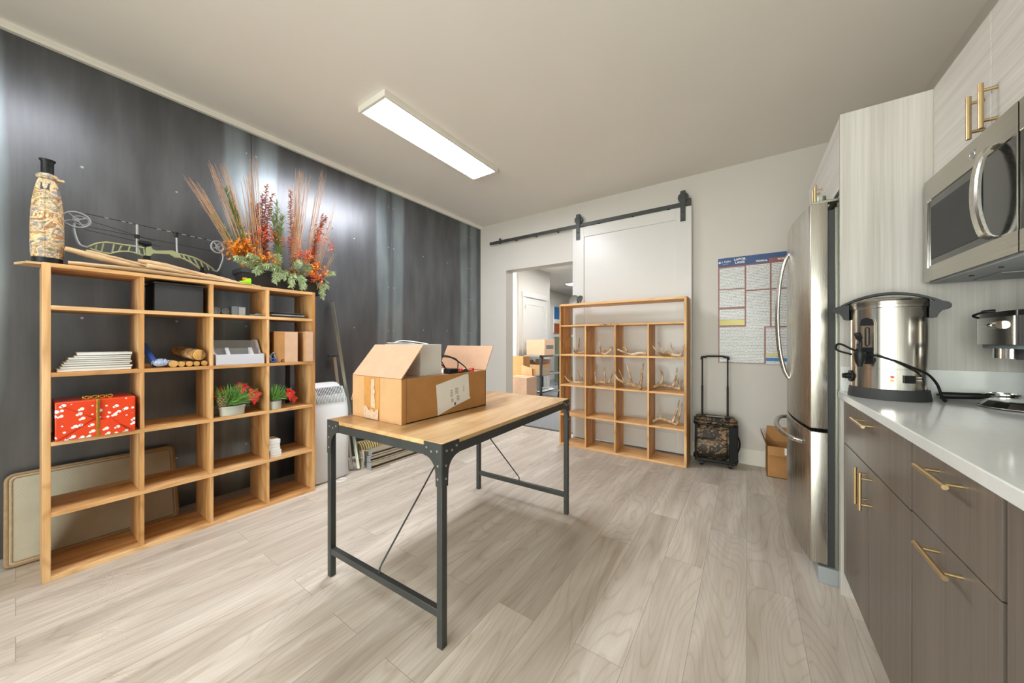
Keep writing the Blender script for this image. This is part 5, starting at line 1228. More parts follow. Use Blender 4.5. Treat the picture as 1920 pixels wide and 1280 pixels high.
    t = thing('cable_bundle', 'tangled grey and blue cable bundle in the second row right cubby', 'cable', (-2.80, 1.04, z))
    for k in range(7):
        c = Vector((-2.80 + random.uniform(-.008, .006), 1.044 + random.uniform(-.006, .006), z + 0.03)); P = []
        ph = random.uniform(0, 6)
        for i in range(15):
            a = ph + i * 2 * PI / 14; P.append(c + Vector((0.010 * math.sin(a * 2 + k), 0.016 * math.cos(a) + 0.002 * k - 0.006, max(-0.026, 0.026 * math.sin(a) * (1 + 0.1 * k) + 0.004))))
        MB().tube(P, 0.0028, 6).build('loop', M['greypl'] if k % 3 else M['slate'], t)
    MB().torus((-2.785, 1.046, z + 0.019), 0.013, 0.004, 'x', 20, 6, (1.2, 1)).build('blue_loop', M['bluepl'], t)
    for i, y in enumerate((1.105, 1.133)):
        o = MB(); o.tube([(-2.90, y + 0.004, z + 0.0125), (-2.785, y, z + 0.0125)], 0.0118, 16, cap=False).tube([(-2.90, y + 0.004, z + 0.0125), (-2.785, y, z + 0.0125)], 0.0095, 16, cap=False)
        o.lathe([(0.0118, 0), (0.0095, 0)], (0, 0, 0), 4) if False else None
        o = o.build('tube', M['blackpl'], None, False); tag(o, ['left one of two short black tubes beside the cables', 'right one of two short black tubes, nearer the carton'][i], 'tube', 'short black tubes'); recenter(o); o.location.z = z + 0.0005
    # third row: gift
    z = LR[2]
    x0, x1, y0, y1, z0, z1 = -3.02, -2.757, 0.108, 0.372, z + 0.0008, z + 0.188
    t = thing('gift_box', 'red snowman-wrapped gift box with gold ribbon in the third row left cubby', 'gift', ((x0 + x1) / 2, (y0 + y1) / 2, z0))
    MB().box((x0, y0, z0), (x1, y1, z1), 0.004).build('box', M['gift'], t)
    cx = x1 + 0.0008; cy, cz = (y0 + y1) / 2, (z0 + z1) / 2
    for s, nm in (((y0 + 0.003, z1 - 0.004), 0), ((y1 - 0.003, z1 - 0.004), 1), ((y0 + 0.003, z0 + 0.003), 2), ((y1 - 0.003, z0 + 0.003), 3)):
        pass
    MB().prism([(cx, y0 + 0.004, z1 - 0.012), (cx, cy - 0.012, cz), (cx, y0 + 0.004, z0 + 0.004)], (0.0045, 0, 0)).build('paper_fold', M['gift'], t)
    MB().prism([(cx, y1 - 0.004, z1 - 0.008), (cx, cy + 0.012, cz), (cx, y1 - 0.004, z0 + 0.010)], (0.0045, 0, 0)).build('paper_fold', M['gift'], t)
    MB().prism([(cx, y0 + 0.02, z0 + 0.002), (cx, cy - 0.02, cz - 0.012), (cx, cy + 0.045, cz - 0.01), (cx, y1 - 0.03, z0 + 0.012), (cx, y1 - 0.06, z0 + 0.002)], (0.0075, 0, 0)).build('paper_fold', M['gift'], t)
    m = MB(); m.box((cx + 0.002, cy - 0.004, z0), (cx + 0.0092, cy + 0.006, z1 + 0.001), 0.001); m.box((x0, cy - 0.004, z1 - 0.001), (cx + 0.004, cy + 0.006, z1 + 0.0016), 0.0005); m.build('ribbon', M['gold'], t)
    m = MB()
    for k in range(8):
        a = k * 0.8; m.torus((x1 - 0.05 + 0.004 * math.cos(a), cy - 0.045 + 0.013 * k, z1 + 0.009), 0.009, 0.0028, 'x' if k % 2 else 'y', 14, 6, (1, 0.8))
    m.build('bow', M['gold'], t)
    # poinsettia pots
    def poin(name_lab, c, rx, ry, h, nneed, petals, cone=None, shape='round', nl=0.075, extra=None):
        c = Vector(c); t = thing('poinsettia_arrangement', name_lab, 'potted plant', c, 'poinsettia and pine arrangements')
        p = MB(); pw = 1.0
        prof = [(0.90, 0.0), (0.93, 0.004), (0.97, h * 0.75), (0.97, h * 0.78), (1.02, h * 0.80), (1.03, h * 0.97), (1.0, h), (0.92, h), (0.90, h * 0.85), (0.0, h * 0.85)]
        p.lathe(prof, c, 40, rx, ry); p.build('pot', M['glaze'], t)
        n_ = MB(); top = c + Vector((0, 0, h * 0.85)); random.seed(int(c.y * 1000))
        for k in range(nneed):
            q = random.choice([(-0.45, 0.2), (0.35, -0.1), (0.0, 0.0)]); o = top + Vector((rx * q[1], ry * q[0], 0.014))
            a = random.uniform(0, 2 * PI); e = random.uniform(0.05, 1.5); L = nl * random.uniform(0.7, 1.1)
            d = Vector((math.cos(a) * math.cos(e) * 0.75 + 0.15, math.sin(a) * math.cos(e) * (1.15 if abs(ry) > 0.05 else 0.8), math.sin(e)))
            q1 = o + d * L; q1.z = max(q1.z, c.z + h * 0.9); cell = (0.722, 0.985) if c.y < 1 else (1.026, 1.290); q1.y = min(max(q1.y, cell[0]), cell[1])
            n_.tube([o, (o + q1) / 2 + Vector((0, 0, 0.006)), q1], [0.0018, 0.0016, 0.0005], 4, cap=False)
        n_.build('pine_needles', M['needle'], t)
        for (pc, R, facing) in petals:
            f = MB(); pc = c + Vector(pc); f1 = Vector(facing).normalized(); u = f1.cross(Vector((0, 0, 1))).normalized(); v = u.cross(f1)
            for k in range(7):
                a = k * 2 * PI / 7 + 0.3; r = R * (1.0 if k % 2 else 0.75); dr = u * math.cos(a) + v * math.sin(a); sd = u * -math.sin(a) + v * math.cos(a)
                g = []
                for i in range(6):
                    s = i / 5; wd = 0.30 * r * math.sin(PI * min(1, s * 0.92 + 0.08)) ; ctr = pc + dr * r * s + f1 * (0.012 * math.sin(s * 2.4) - 0.006 * k % 3 * 0.1) + Vector((0, 0, -0.012 * s * s))
                    g.append([ctr - sd * wd + f1 * 0.002, ctr + f1 * 0.0, ctr + sd * wd + f1 * 0.002])
                f.sheet(g)
            f.build('petals', M['petal'], t, False)
            y_ = MB()
            for k in range(5): y_.ball(pc + f1 * 0.008 + u * 0.004 * math.cos(k * 1.3) + v * 0.004 * math.sin(k * 1.3), 0.0026, 6)
            y_.build('flower_heart', M['amber'], t)
            lf = MB()
            for a in (0.2, 2.4, 4.2):
                dr = u * math.cos(a) + v * math.sin(a); sd = u * -math.sin(a) + v * math.cos(a); g = []
                for i in range(5):
                    s = i / 4; wd = 0.28 * R * math.sin(PI * min(1, s * 0.9 + 0.1)); ctr = pc - f1 * 0.010 + dr * R * 1.05 * s
                    g.append([ctr - sd * wd, ctr, ctr + sd * wd])
                lf.sheet(g)
            lf.build('leaves', M['fern'], t, False)
        if cone:
            cc = c + Vector(cone); m = MB(); m.ball(cc + Vector((0, 0, 0.0)), 1.0, 12, (0.020, 0.020, 0.033)); co = m.build('pine_cone', M['cone'], t)
            m = MB()
            for r_ in range(7):
                zz_ = -0.028 + 0.0095 * r_; rad = 0.024 * math.sqrt(max(0.08, 1 - (zz_ / 0.040) ** 2))
                for k in range(9):
                    a = 2 * PI * (k + 0.5 * (r_ % 2)) / 9
                    m.box((-0.005, -0.0045, -0.0016), (0.004, 0.0045, 0.0016), 0.001, Matrix.Translation(cc + Vector((math.cos(a) * rad, math.sin(a) * rad, zz_))) @ Matrix.Rotation(a, 4, 'Z') @ Matrix.Rotation(-0.4, 4, 'Y'))
            m.build('cone_scales', M['conetip'], co)
        return t
    z = LR[2]
    poin('oval grey pot with pine needles, pine cone and red poinsettia, front of the third row', (-2.815, 0.815, z + 0.0006), 0.038, 0.072, 0.062, 260, [((0.012, 0.112, 0.120), 0.060, (1, 0.2, 0.3)), ((-0.02, 0.055, 0.175), 0.050, (1, -0.2, 0.6)), ((-0.03, -0.045, 0.150), 0.040, (1, -0.4, 0.2))], (0.022, -0.058, 0.100), nl=0.140)
    poin('round grey pot half hidden behind the oval pot, with dark red poinsettia', (-2.95, 0.745, z + 0.0006), 0.040, 0.040, 0.062, 130, [((0.03, 0.012, 0.125), 0.040, (1, 0.1, 0.3)), ((0.02, 0.045, 0.155), 0.04, (1, 0.3, 0.5))], None, nl=0.07)
    poin('small round grey pot with pine tuft and drooping red poinsettia in the right cubby', (-2.810, 1.062, z + 0.0006), 0.036, 0.042, 0.058, 230, [((0.015, 0.085, 0.105), 0.052, (1, 0.35, 0.2)), ((0.018, 0.115, 0.065), 0.034, (1, 0.5, -0.1))], None, nl=0.115)
    # fourth row: stack of white cases
    z = LR[1]; zz = z + 0.0006
    for i in range(6):
        h = [0.017, 0.017, 0.017, 0.022, 0.024, 0.030][i]; dy = random.uniform(-.003, .003) + (0.006 if i < 3 else 0)
        t = thing('paper_pack', ['lowest of the stacked small white packs in the fourth row right cubby', 'second small white pack from the bottom', 'third small white pack from the bottom', 'fourth small white pack from the bottom', 'fifth small white pack, just below the top one', 'topmost and thickest small white pack in the fourth row'][i], 'paper pack', (-2.84, 1.06, zz), 'stacked small white packs')
        MB().box((-2.91, 1.018 + dy, zz), (-2.785 + random.uniform(-.003, .002), 1.088 + dy, zz + h - 0.001), 0.0015).build('pack', M['paper'], t)
        MB().box((-2.90, 1.0165 + dy, zz + h * 0.3), (-2.80, 1.0895 + dy, zz + h * 0.55), 0.0005).build('band', M['paper_g'], t); zz += h
    # slim upright black frame behind the right pot
    o = MB().box((-3.00, 1.205, LR[2] + 0.0006), (-2.985, 1.235, LR[2] + 0.30), 0.002).build('black_post', M['blackpl']); tag(o, 'slim black upright piece behind the right poinsettia pot', 'stick'); recenter(o)
left_contents()

# ------------------------------------------------------------------ on top of the left cubby shelf
TOP = 1.5406
def on_top():
    # camo bottle-shaped sleeve
    c = Vector((-2.935, 0.092, TOP + 0.014))
    t = thing('camo_bottle', 'tall bottle-shaped target in desert camouflage sleeve with black neck', 'bottle', (c.x, c.y, TOP + 0.012))
    MB().lathe([(0.046, 0.0), (0.049, 0.004), (0.049, 0.030), (0.046, 0.034)], c, 28).build('base', M['blackpl'], t)
    m = MB(); R = [(0.050, 0.028), (0.0515, 0.05), (0.053, 0.10), (0.053, 0.18), (0.051, 0.26), (0.047, 0.32), (0.040, 0.37), (0.033, 0.41), (0.028, 0.425)]
    m.lathe(R, c, 28, 1.0, 1.0); sl = m.build('sleeve', M['camo_t'], t)
    m = MB(); m.lathe([(0.026, 0.425), (0.034, 0.430), (0.036, 0.442), (0.030, 0.452), (0.024, 0.456)], c, 28); m.box((c.x + 0.0, c.y + 0.02, c.z + 0.428), (c.x + 0.02, c.y + 0.052, c.z + 0.440), 0.003); m.build('collar', M['camo_t'], t)
    m = MB(); m.lathe([(0.021, 0.452), (0.021, 0.515), (0.026, 0.523), (0.027, 0.528), (0.0225, 0.528), (0.020, 0.50), (0.0, 0.50)], c, 28); m.build('neck', M['blackpl'], t)
    # black tab with an emblem near the shoulder
    q = c + Vector((0.033, -0.008, 0.385)); mt = Matrix.Translation(q) @ Matrix.Rotation(math.radians(-14), 4, 'Z') @ Matrix.Rotation(math.radians(-12), 4, 'Y')
    tb = MB().box((-0.001, -0.014, -0.018), (0.0025, 0.014, 0.018), 0.001, mt).build('tab', M['blackmt'], sl)
    m = MB(); m.tube([mt @ Vector((0.0035, 0.007, -0.007)), mt @ Vector((0.0035, -0.007, 0.0)), mt @ Vector((0.0035, 0.004, 0.008))], 0.0016, 5); m.build('emblem', M['paper'], tb)
    for a in (-1.2, -0.2, 0.7): MB().tube([c + Vector((math.cos(a) * r * 1.006, math.sin(a) * r * 1.006, z)) for r, z in R[:-1]], 0.0016, 5).build('seam', M['camo_t'], sl)
    o = MB(); o.prism([(-2.99, -0.005, TOP + 0.001), (-2.88, 0.03, TOP + 0.001), (-2.86, 0.19, TOP + 0.001), (-2.97, 0.20, TOP + 0.001), (-3.01, 0.09, TOP + 0.001)], (0, 0, 0.011)); o = o.build('wooden_slab', M['drift']); tag(o, 'thin pointed wooden slab under the camouflage bottle', 'wood slab'); recenter(o)
    # driftwood pieces: flattened lofts
    def drift(lab, pts, ws, hs, roll=0.0):
        P = smooth_path(pts, 4); n = len(P); m = MB()
        k = len(pts)
        def itp(a, f): 
            q = f * (k - 1); i = min(int(q), k - 2); return a[i] + (a[i + 1] - a[i]) * (q - i)
        rings = []
        for i, p in enumerate(P):
            f = i / (n - 1); tdir = (P[min(i + 1, n - 1)] - P[max(i - 1, 0)]).normalized(); side = tdir.cross(Vector((0, 0, 1))).normalized(); up = side.cross(tdir)
            side, up = side * math.cos(roll) + up * math.sin(roll), up * math.cos(roll) - side * math.sin(roll)
            w_, h_ = itp(ws, f), itp(hs, f); random.seed(i * 7 + n)
            rings.append([m.bm.verts.new(p + side * math.cos(2 * PI * j / 12) * w_ * (1 + 0.06 * random.uniform(-1, 1)) + up * math.sin(2 * PI * j / 12) * h_ * (1 + 0.15 * random.uniform(-1, 1))) for j in range(12)])
        for i in range(n - 1):
            for j in range(12):
                f = m.bm.faces.new((rings[i][j], rings[i][(j + 1) % 12], rings[i + 1][(j + 1) % 12], rings[i + 1][j])); f.smooth = True
        m.bm.faces.new(rings[0][::-1]); m.bm.faces.new(rings[-1])
        o = m.build('driftwood', M['drift']); tag(o, lab, 'driftwood', 'driftwood pieces on the shelf top'); recenter(o); return o
    D = [drift('long flat driftwood plank along the front edge of the shelf top', [(-2.82, 0.15, TOP + 0.014), (-2.81, 0.35, TOP + 0.016), (-2.80, 0.6, TOP + 0.012), (-2.81, 0.85, TOP + 0.008), (-2.80, 0.97, TOP + 0.005)], [0.035, 0.045, 0.04, 0.03, 0.008], [0.011, 0.014, 0.010, 0.007, 0.003]),
         drift('long driftwood stick sloping down from the camouflage bottle', [(-2.90, 0.145, TOP + 0.100), (-2.89, 0.26, TOP + 0.072), (-2.87, 0.40, TOP + 0.045), (-2.86, 0.56, TOP + 0.03)], [0.020, 0.030, 0.030, 0.014], [0.012, 0.016, 0.014, 0.008]),
         drift('pale driftwood paddle lying over the sloping stick', [(-2.94, 0.215, TOP + 0.105), (-2.93, 0.33, TOP + 0.080), (-2.92, 0.46, TOP + 0.055), (-2.91, 0.58, TOP + 0.035)], [0.018, 0.036, 0.034, 0.014], [0.013, 0.015, 0.014, 0.008]),
         drift('forked driftwood with blunt left end in the middle of the shelf top', [(-2.84, 0.392, TOP + 0.078), (-2.83, 0.47, TOP + 0.066), (-2.82, 0.58, TOP + 0.045), (-2.82, 0.70, TOP + 0.028), (-2.82, 0.80, TOP + 0.016), (-2.81, 0.93, TOP + 0.008)], [0.014, 0.034, 0.040, 0.030, 0.018, 0.008], [0.010, 0.018, 0.020, 0.014, 0.010, 0.005]),
         drift('short dark-ended driftwood under the forked piece', [(-2.80, 0.42, TOP + 0.050), (-2.80, 0.52, TOP + 0.040), (-2.80, 0.64, TOP + 0.028)], [0.012, 0.025, 0.012], [0.012, 0.014, 0.008]),
         drift('slim driftwood twig pointing at the lime funnel', [(-2.87, 0.70, TOP + 0.050), (-2.86, 0.80, TOP + 0.030), (-2.85, 0.865, TOP + 0.016)], [0.012, 0.020, 0.010], [0.010, 0.012, 0.008]),
         drift('slim driftwood lying at the back of the shelf top left', [(-2.97, 0.20, TOP + 0.022), (-2.96, 0.34, TOP + 0.016), (-2.95, 0.46, TOP + 0.012)], [0.012, 0.022, 0.010], [0.010, 0.012, 0.008])]
    # lime funnel
    t = thing('funnel', 'small lime green plastic funnel at the end of the driftwood', 'funnel', (-2.80, 0.885, TOP))
    MB().tube([(-2.80, 0.850, TOP + 0.018), (-2.80, 0.870, TOP + 0.020), (-2.80, 0.905, TOP + 0.026), (-2.80, 0.908, TOP + 0.026)], [0.006, 0.010, 0.025, 0.026], 18).build('cone', M['lime'], t)
    MB().box((-2.815, 0.868, TOP + 0.036), (-2.795, 0.895, TOP + 0.052), 0.004).build('orange_tip', M['amber'], t)
    # compound bow
    X = -3.02
    t = thing('compound_bow', 'olive compound bow lying across the shelf top behind the driftwood', 'bow', (X, 0.5, TOP))
    def Q(u, v, x=X): return PX(u, v, x)
    def frame_riser(top, bot, ribs, nm):
        m = MB(); a = smooth_path([Q(*p) for p in top], 4); b = smooth_path([Q(*p) for p in bot], 4)
        m.tube(a, 0.0060, 8); m.tube(b, 0.0060, 8)
        for (u0, v0), (u1, v1) in ribs: m.tube([Q(u0, v0), Q(u1, v1)], 0.0042, 8)
        m.box((X - 0.001, 0, 0), (X - 0.001, 0, 0)) if False else None
        return m.build(nm, M['olive'], t)
    frame_riser([(166, 463), (180, 457), (200, 454.5), (225, 458), (250, 461.5), (272, 465)], [(168, 466), (186, 472), (206, 475.5), (222, 472), (243, 472), (262, 477), (276, 482)],
                [((181, 458), (179, 470)), ((194, 456), (190, 474)), ((214, 457), (210, 474)), ((229, 459), (222, 472)), ((244, 461), (240, 472)), ((258, 463), (262, 476)), ((270, 465), (272, 480))], 'riser')
    frame_riser([(334, 476), (350, 479), (366, 484), (382, 492), (400, 504)], [(326, 482), (342, 484.5), (356, 491), (370, 500), (382, 509)],
                [((342, 477.5), (348, 486)), ((352, 480), (360, 493)), ((363, 483.5), (374, 502)), ((376, 490), (384, 506)), ((388, 496), (392, 506))], 'riser')
    m = MB(); pr = [(272, 465), (282, 462.5), (285, 468), (292, 470.5), (308, 470.5), (322, 470), (334, 475), (340, 484), (326, 483), (316, 477), (300, 476.5), (286, 476), (278, 482), (272, 480)]
    m.prism([Q(*p, X - 0.008) for p in pr], (0.018, 0, 0)); m.build('grip_section', M['olive'], t)
    m = MB()
    q = Q(272, 457); m.tube([q + Vector((0, -0.026, 0.006)), q + Vector((0, 0, 0)), q + Vector((0, 0.026, 0.006))], [0.012, 0.016, 0.012], 10); m.tube([q, Q(271, 466)], 0.006, 8); m.build('sight_block', M['blackpl'], t)
    for nm, cu, cv, rr_, sx_ in (('cam_wheel', 143, 412, 0.048, 1.0), ('cam_wheel', 408, 463, 0.047, 0.62)):
        c0 = Q(cu, cv); m = MB()
        m.torus(c0, rr_, 0.0058, 'x', 32, 8, (1.0 if sx_ == 1 else 0.72, 0.85)); yy = (1.0 if sx_ == 1 else 0.72)
        m.torus(c0 + Vector((0, rr_ * 0.32 * yy, 0)), rr_ * 0.58, 0.0035, 'x', 24, 6, (yy, 0.85))
        for a in (0.5, 2.2, 3.6, 5.3): m.tube([c0, c0 + Vector((0, math.cos(a) * rr_ * yy, math.sin(a) * rr_ * 0.85))], 0.0042, 6)
        m.tube([c0 + Vector((-0.008, 0, 0)), c0 + Vector((0.008, 0, 0))], rr_ * 0.24, 14); m.build(nm, M['cam'], t)
    MB().tube(smooth_path([Q(139, 418), Q(138, 428), Q(142, 445), Q(150, 459), Q(166, 464)]), 0.0065, 8, flat=0.6).build('limb', M['cam'], t)
    MB().tube(smooth_path([Q(415, 470), Q(419, 482), Q(415, 496), Q(408, 508), Q(398, 505)]), 0.0065, 8, flat=0.6).build('limb', M['cam'], t)
    MB().tube([Q(160, 400), Q(397, 451)], 0.0017, 6).build('bowstring', M['cord'], t)
    for u in (200, 232, 245, 298, 316, 345, 361, 375, 392): v = 400 + (u - 160) * 51 / 237; MB().tube([Q(u - 4, v - 0.9), Q(u + 4, v + 0.9)], 0.0023, 6).build('string_serving', M['paper_g'], t)
    for (a, b_) in (((160, 424), (404, 472)), ((150, 408), (290, 452)), ((158, 430), (300, 462))): MB().tube([Q(*a, X - 0.01), Q(*b_, X - 0.01)], 0.0013, 5).build('cable', M['cord'], t)
    MB().tube([Q(257, 421), Q(257, 476)], 0.0062, 10).build('stabiliser_rod', M['bolt'], t)
    MB().tube([Q(257, 440), Q(257, 447)], 0.0115, 12).build('rod_clamp', M['blackpl'], t)
    MB().tube([Q(331, 446), Q(332, 473)], 0.0052, 10).build('string_stop', M['bolt'], t)
    MB().tube([Q(330, 435.5), Q(330, 444)], [0.013, 0.010], 12).build('stop_head', M['blackpl'], t)
    # a low rest so the bow stands on the board
    MB().box((X - 0.012, 0.44, TOP), (X + 0.012, 0.47, PX(222, 472, X).z), 0.002).build('stand_foot', M['blackpl'], t)
    MB().box((X - 0.012, 0.70, TOP), (X + 0.012, 0.72, PX(372, 500, X).z), 0.002).build('stand_foot', M['blackpl'], t)
on_top()

def planter():
    x0, x1, y0, y1 = -3.03, -2.86, 0.885, 1.46
    z0 = TOP; h = 0.130
    t = thing('autumn_planter', 'black window-box planter overflowing with dried autumn flowers and cedar', 'planter', ((x0 + x1) / 2, (y0 + y1) / 2, z0))
    e = 0.018
    m = MB(); bot = [(x0 + e, y0 + e), (x1 - e, y0 + e), (x1 - e, y1 - e), (x0 + e, y1 - e)]; top = [(x0, y0), (x1, y0), (x1, y1), (x0, y1)]
    vb = [m.bm.verts.new((*p, z0)) for p in bot]; vt = [m.bm.verts.new((*p, z0 + h - 0.02)) for p in top]
    for i in range(4): m.bm.faces.new((vb[i], vb[(i + 1) % 4], vt[(i + 1) % 4], vt[i]))
    m.bm.faces.new(vb[::-1]); m.bm.faces.new(vt)
    m.build('box', M['blackmt'], t)
    m = MB(); r = 0.008
    m.box((x0 - r, y0 - r, z0 + h - 0.032), (x1 + r, y0 + 0.004, z0 + h), 0.003); m.box((x0 - r, y1 - 0.004, z0 + h - 0.032), (x1 + r, y1 + r, z0 + h), 0.003)
    m.box((x0 - r, y0, z0 + h - 0.032), (x0 + 0.004, y1, z0 + h), 0.003); m.box((x1 - 0.004, y0, z0 + h - 0.032), (x1 + r, y1, z0 + h), 0.003); m.build('rim', M['blackmt'], t)
    MB().box((x0 + 0.002, y0 + 0.002, z0 + h - 0.03), (x1 - 0.002, y1 - 0.002, z0 + h - 0.012)).build('moss', M['fern'], t)
    zb = z0 + h - 0.02; xm = -2.95
    rnd = random.Random(11)
    def P(u, v, x=xm): return PX(u, v, x)
    def bundle(base, tips, n, nm, mat, r0=0.0027, jitter=0.012, bend=0.05):
        m = MB()
        for k in range(n):
            tp = tips[k % len(tips)]; b = Vector(base) + Vector((rnd.uniform(-1, 1) * 0.02, rnd.uniform(-1, 1) * 0.022, 0))
            e_ = Vector(tp) + Vector((rnd.uniform(-1, 1), rnd.uniform(-1, 1), rnd.uniform(-1.5, 0.6))) * jitter * 2.2
            e_.x = max(e_.x, WL + 0.03); mid = (b + e_) / 2 + Vector((rnd.uniform(-.5, 1), rnd.uniform(-1, 1), 0)) * bend * 0.35
            pts = bez(b, mid, e_, 6); m.tube(pts, [r0 * (1 - 0.75 * i / 6) for i in range(7)], 5, cap=False)
            if rnd.random() < 0.75:
                i = rnd.choice((3, 4)); s = pts[i]; d = (pts[i + 1] - pts[i]).normalized(); q = s + (d + Vector((rnd.uniform(-.3, .3), rnd.uniform(-.35, .35), 0))).normalized() * rnd.uniform(0.05, 0.11)
                q.x = max(q.x, WL + 0.03); m.tube([s, (s + q) / 2, q], [r0 * 0.5, r0 * 0.4, r0 * 0.15], 4, cap=False)
        m.build(nm, mat, t, False)
    bundle((xm, 0.95, zb), [P(352, 330), P(364, 342), P(396, 308), P(372, 350)], 22, 'twig_bundle', M['twig'])
    bundle((xm, 0.99, zb), [P(398, 306), P(420, 300), P(412, 312), P(432, 330), P(446, 340)], 26, 'twig_bundle', M['twig'])
    bundle((xm, 1.02, zb), [P(476, 292), P(462, 330), P(470, 322), P(478, 300), P(460, 326)], 28, 'twig_bundle', M['twig'])
    bundle((xm, 1.25, zb), [P(560, 318), P(566, 320), P(552, 350), P(575, 330), P(548, 340)], 44, 'twig_bundle', M['twig'], 0.0024)
    bundle((xm, 1.32, zb), [P(608, 318), P(596, 350), P(604, 330)], 10, 'twig_bundle', M['twig'])
    bundle((xm, 1.39, zb), [P(620, 392), P(625, 384), P(612, 400), P(600, 395), P(590, 392)], 22, 'twig_bundle', M['twig'], 0.0018)
    bundle((xm, 1.42, zb + 0.01), [P(628, 474, -2.88), P(624, 480, -2.88)], 6, 'twig_bundle', M['twig'], 0.0026, 0.006)
    def spray(a, b, n, nm, mat, L=0.035, r=0.0016, droop=0.3, bend=(0, 0, 0.03), wid=1.0, stem=None):
        """feathery spray: a stem with side needles"""
        a, b = Vector(a), Vector(b); pts = bez(a, (a + b) / 2 + Vector(bend), b, 14)
        m = MB(); m.tube(pts, [0.0022 * (1 - 0.7 * i / 14) for i in range(15)], 5, cap=False)
        for i in range(n):
            f = (i + 0.5) / n; q = f * 13.9; j = int(q); p = pts[j] + (pts[j + 1] - pts[j]) * (q - j); d = (pts[j + 1] - pts[j]).normalized()
            sd = d.cross(Vector((rnd.uniform(-1, 1), rnd.uniform(-1, 1), rnd.uniform(-1, 1)))).normalized()
            l = L * (0.55 + 0.45 * math.sin(PI * min(1, f * 0.85 + 0.15))) * rnd.uniform(0.7, 1.15)
            e_ = p + (d * 0.75 + sd * wid).normalized() * l + Vector((0, 0, -droop * l * 0.6))
            e_.x = max(e_.x, WL + 0.02)
            m.tube([p, (p + e_) / 2 + Vector((0, 0, 0.1 * l)), e_], [r, r * 1.3, r * 0.4], 4, cap=False)
        return m.build(nm, mat, t, False)
    # upright green ferns
    for a, b in (((xm, 0.97, zb), P(422, 352)), ((xm, 0.95, zb), P(400, 402)), ((xm, 0.98, zb), P(432, 376)), ((xm, 1.14, zb), P(520, 378)), ((xm, 1.16, zb), P(508, 392)), ((xm, 1.12, zb), P(530, 402))):
        spray(a, b, 130, 'fern_spray', M['fern'], 0.055, 0.0020, 0.0, (0, 0, 0.02), 0.7)
    # rust plumes curling over at the top
    for a, b, bd in (((xm, 1.06, zb), P(500, 345), (0, -0.02, 0.05)), ((xm, 1.05, zb), P(492, 362), (0, -0.015, 0.05)), ((xm, 1.07, zb), P(512, 362), (0, -0.05, 0.09)), ((xm, 1.04, zb), P(484, 380), (0, -0.02, 0.03)), ((xm, 1.24, zb), P(545, 356), (0, -0.01, 0.03)), ((xm, 1.37, zb), P(606, 400), (0, -0.02, 0.04)), ((xm, 1.36, zb), P(612, 405), (0, -0.05, 0.08))):
        spray(a, b, 150, 'rust_plume', M['rust'], 0.046, 0.0023, 0.9, bd, 0.8)
    # flower heads
    def cluster(u, v, su, sv, n, nm, mat, r=0.006, x=-2.93, pet=True, stems=True):
        m = MB()
        for k in range(n):
            p = P(u + rnd.gauss(0, su), v + rnd.gauss(0, sv), x + rnd.uniform(-0.04, 0.04)); p.z = max(p.z, TOP + 0.03)
            if pet:
                for a in range(4):
                    d = Vector((rnd.uniform(-1, 1), rnd.uniform(-1, 1), rnd.uniform(-0.6, 1))).normalized()
                    s = d.cross(Vector((0.3, 0.2, 1))).normalized() * r * 0.7
                    m.sheet([[p - s * 0.2, p + s * 0.2], [p + d * r * 1.2 - s, p + d * r * 1.2 + s], [p + d * r * 2.2 - s * 0.1, p + d * r * 2.2 + s * 0.1]])
            else: m.ball(p, r * rnd.uniform(0.6, 1.1), 6)
        m.build(nm, mat, t, False)
    cluster(492, 438, 9, 9, 60, 'coral_flowers', M['coral'], 0.0065, pet=True)
    cluster(508, 436, 8, 8, 40, 'coral_flowers', M['coral'], 0.0065)
    cluster(534, 455, 12, 6, 50, 'coral_flowers', M['coral'], 0.006)
    cluster(602, 444, 8, 9, 60, 'coral_flowers', M['coral'], 0.006, -2.90)
    cluster(621, 465, 5, 7, 30, 'coral_flowers', M['coral'], 0.006, -2.88)
    cluster(573, 477, 8, 6, 70, 'coral_flowers', M['coral'], 0.007, -2.88)
    cluster(440, 468, 10, 9, 90, 'amber_foliage', M['amber'], 0.009, -2.90)
    cluster(462, 464, 10, 12, 90, 'amber_foliage', M['amber'], 0.009, -2.92)
    cluster(495, 486, 16, 6, 90, 'amber_foliage', M['amber'], 0.008, -2.88)
    cluster(590, 505, 9, 10, 60, 'amber_foliage', M['amber'], 0.010, -2.85)
    cluster(596, 517, 8, 10, 50, 'orange_leaves', M['coral'], 0.010, -2.84)
    cluster(545, 510, 10, 3, 30, 'orange_leaves', M['rust'], 0.008, -2.86)
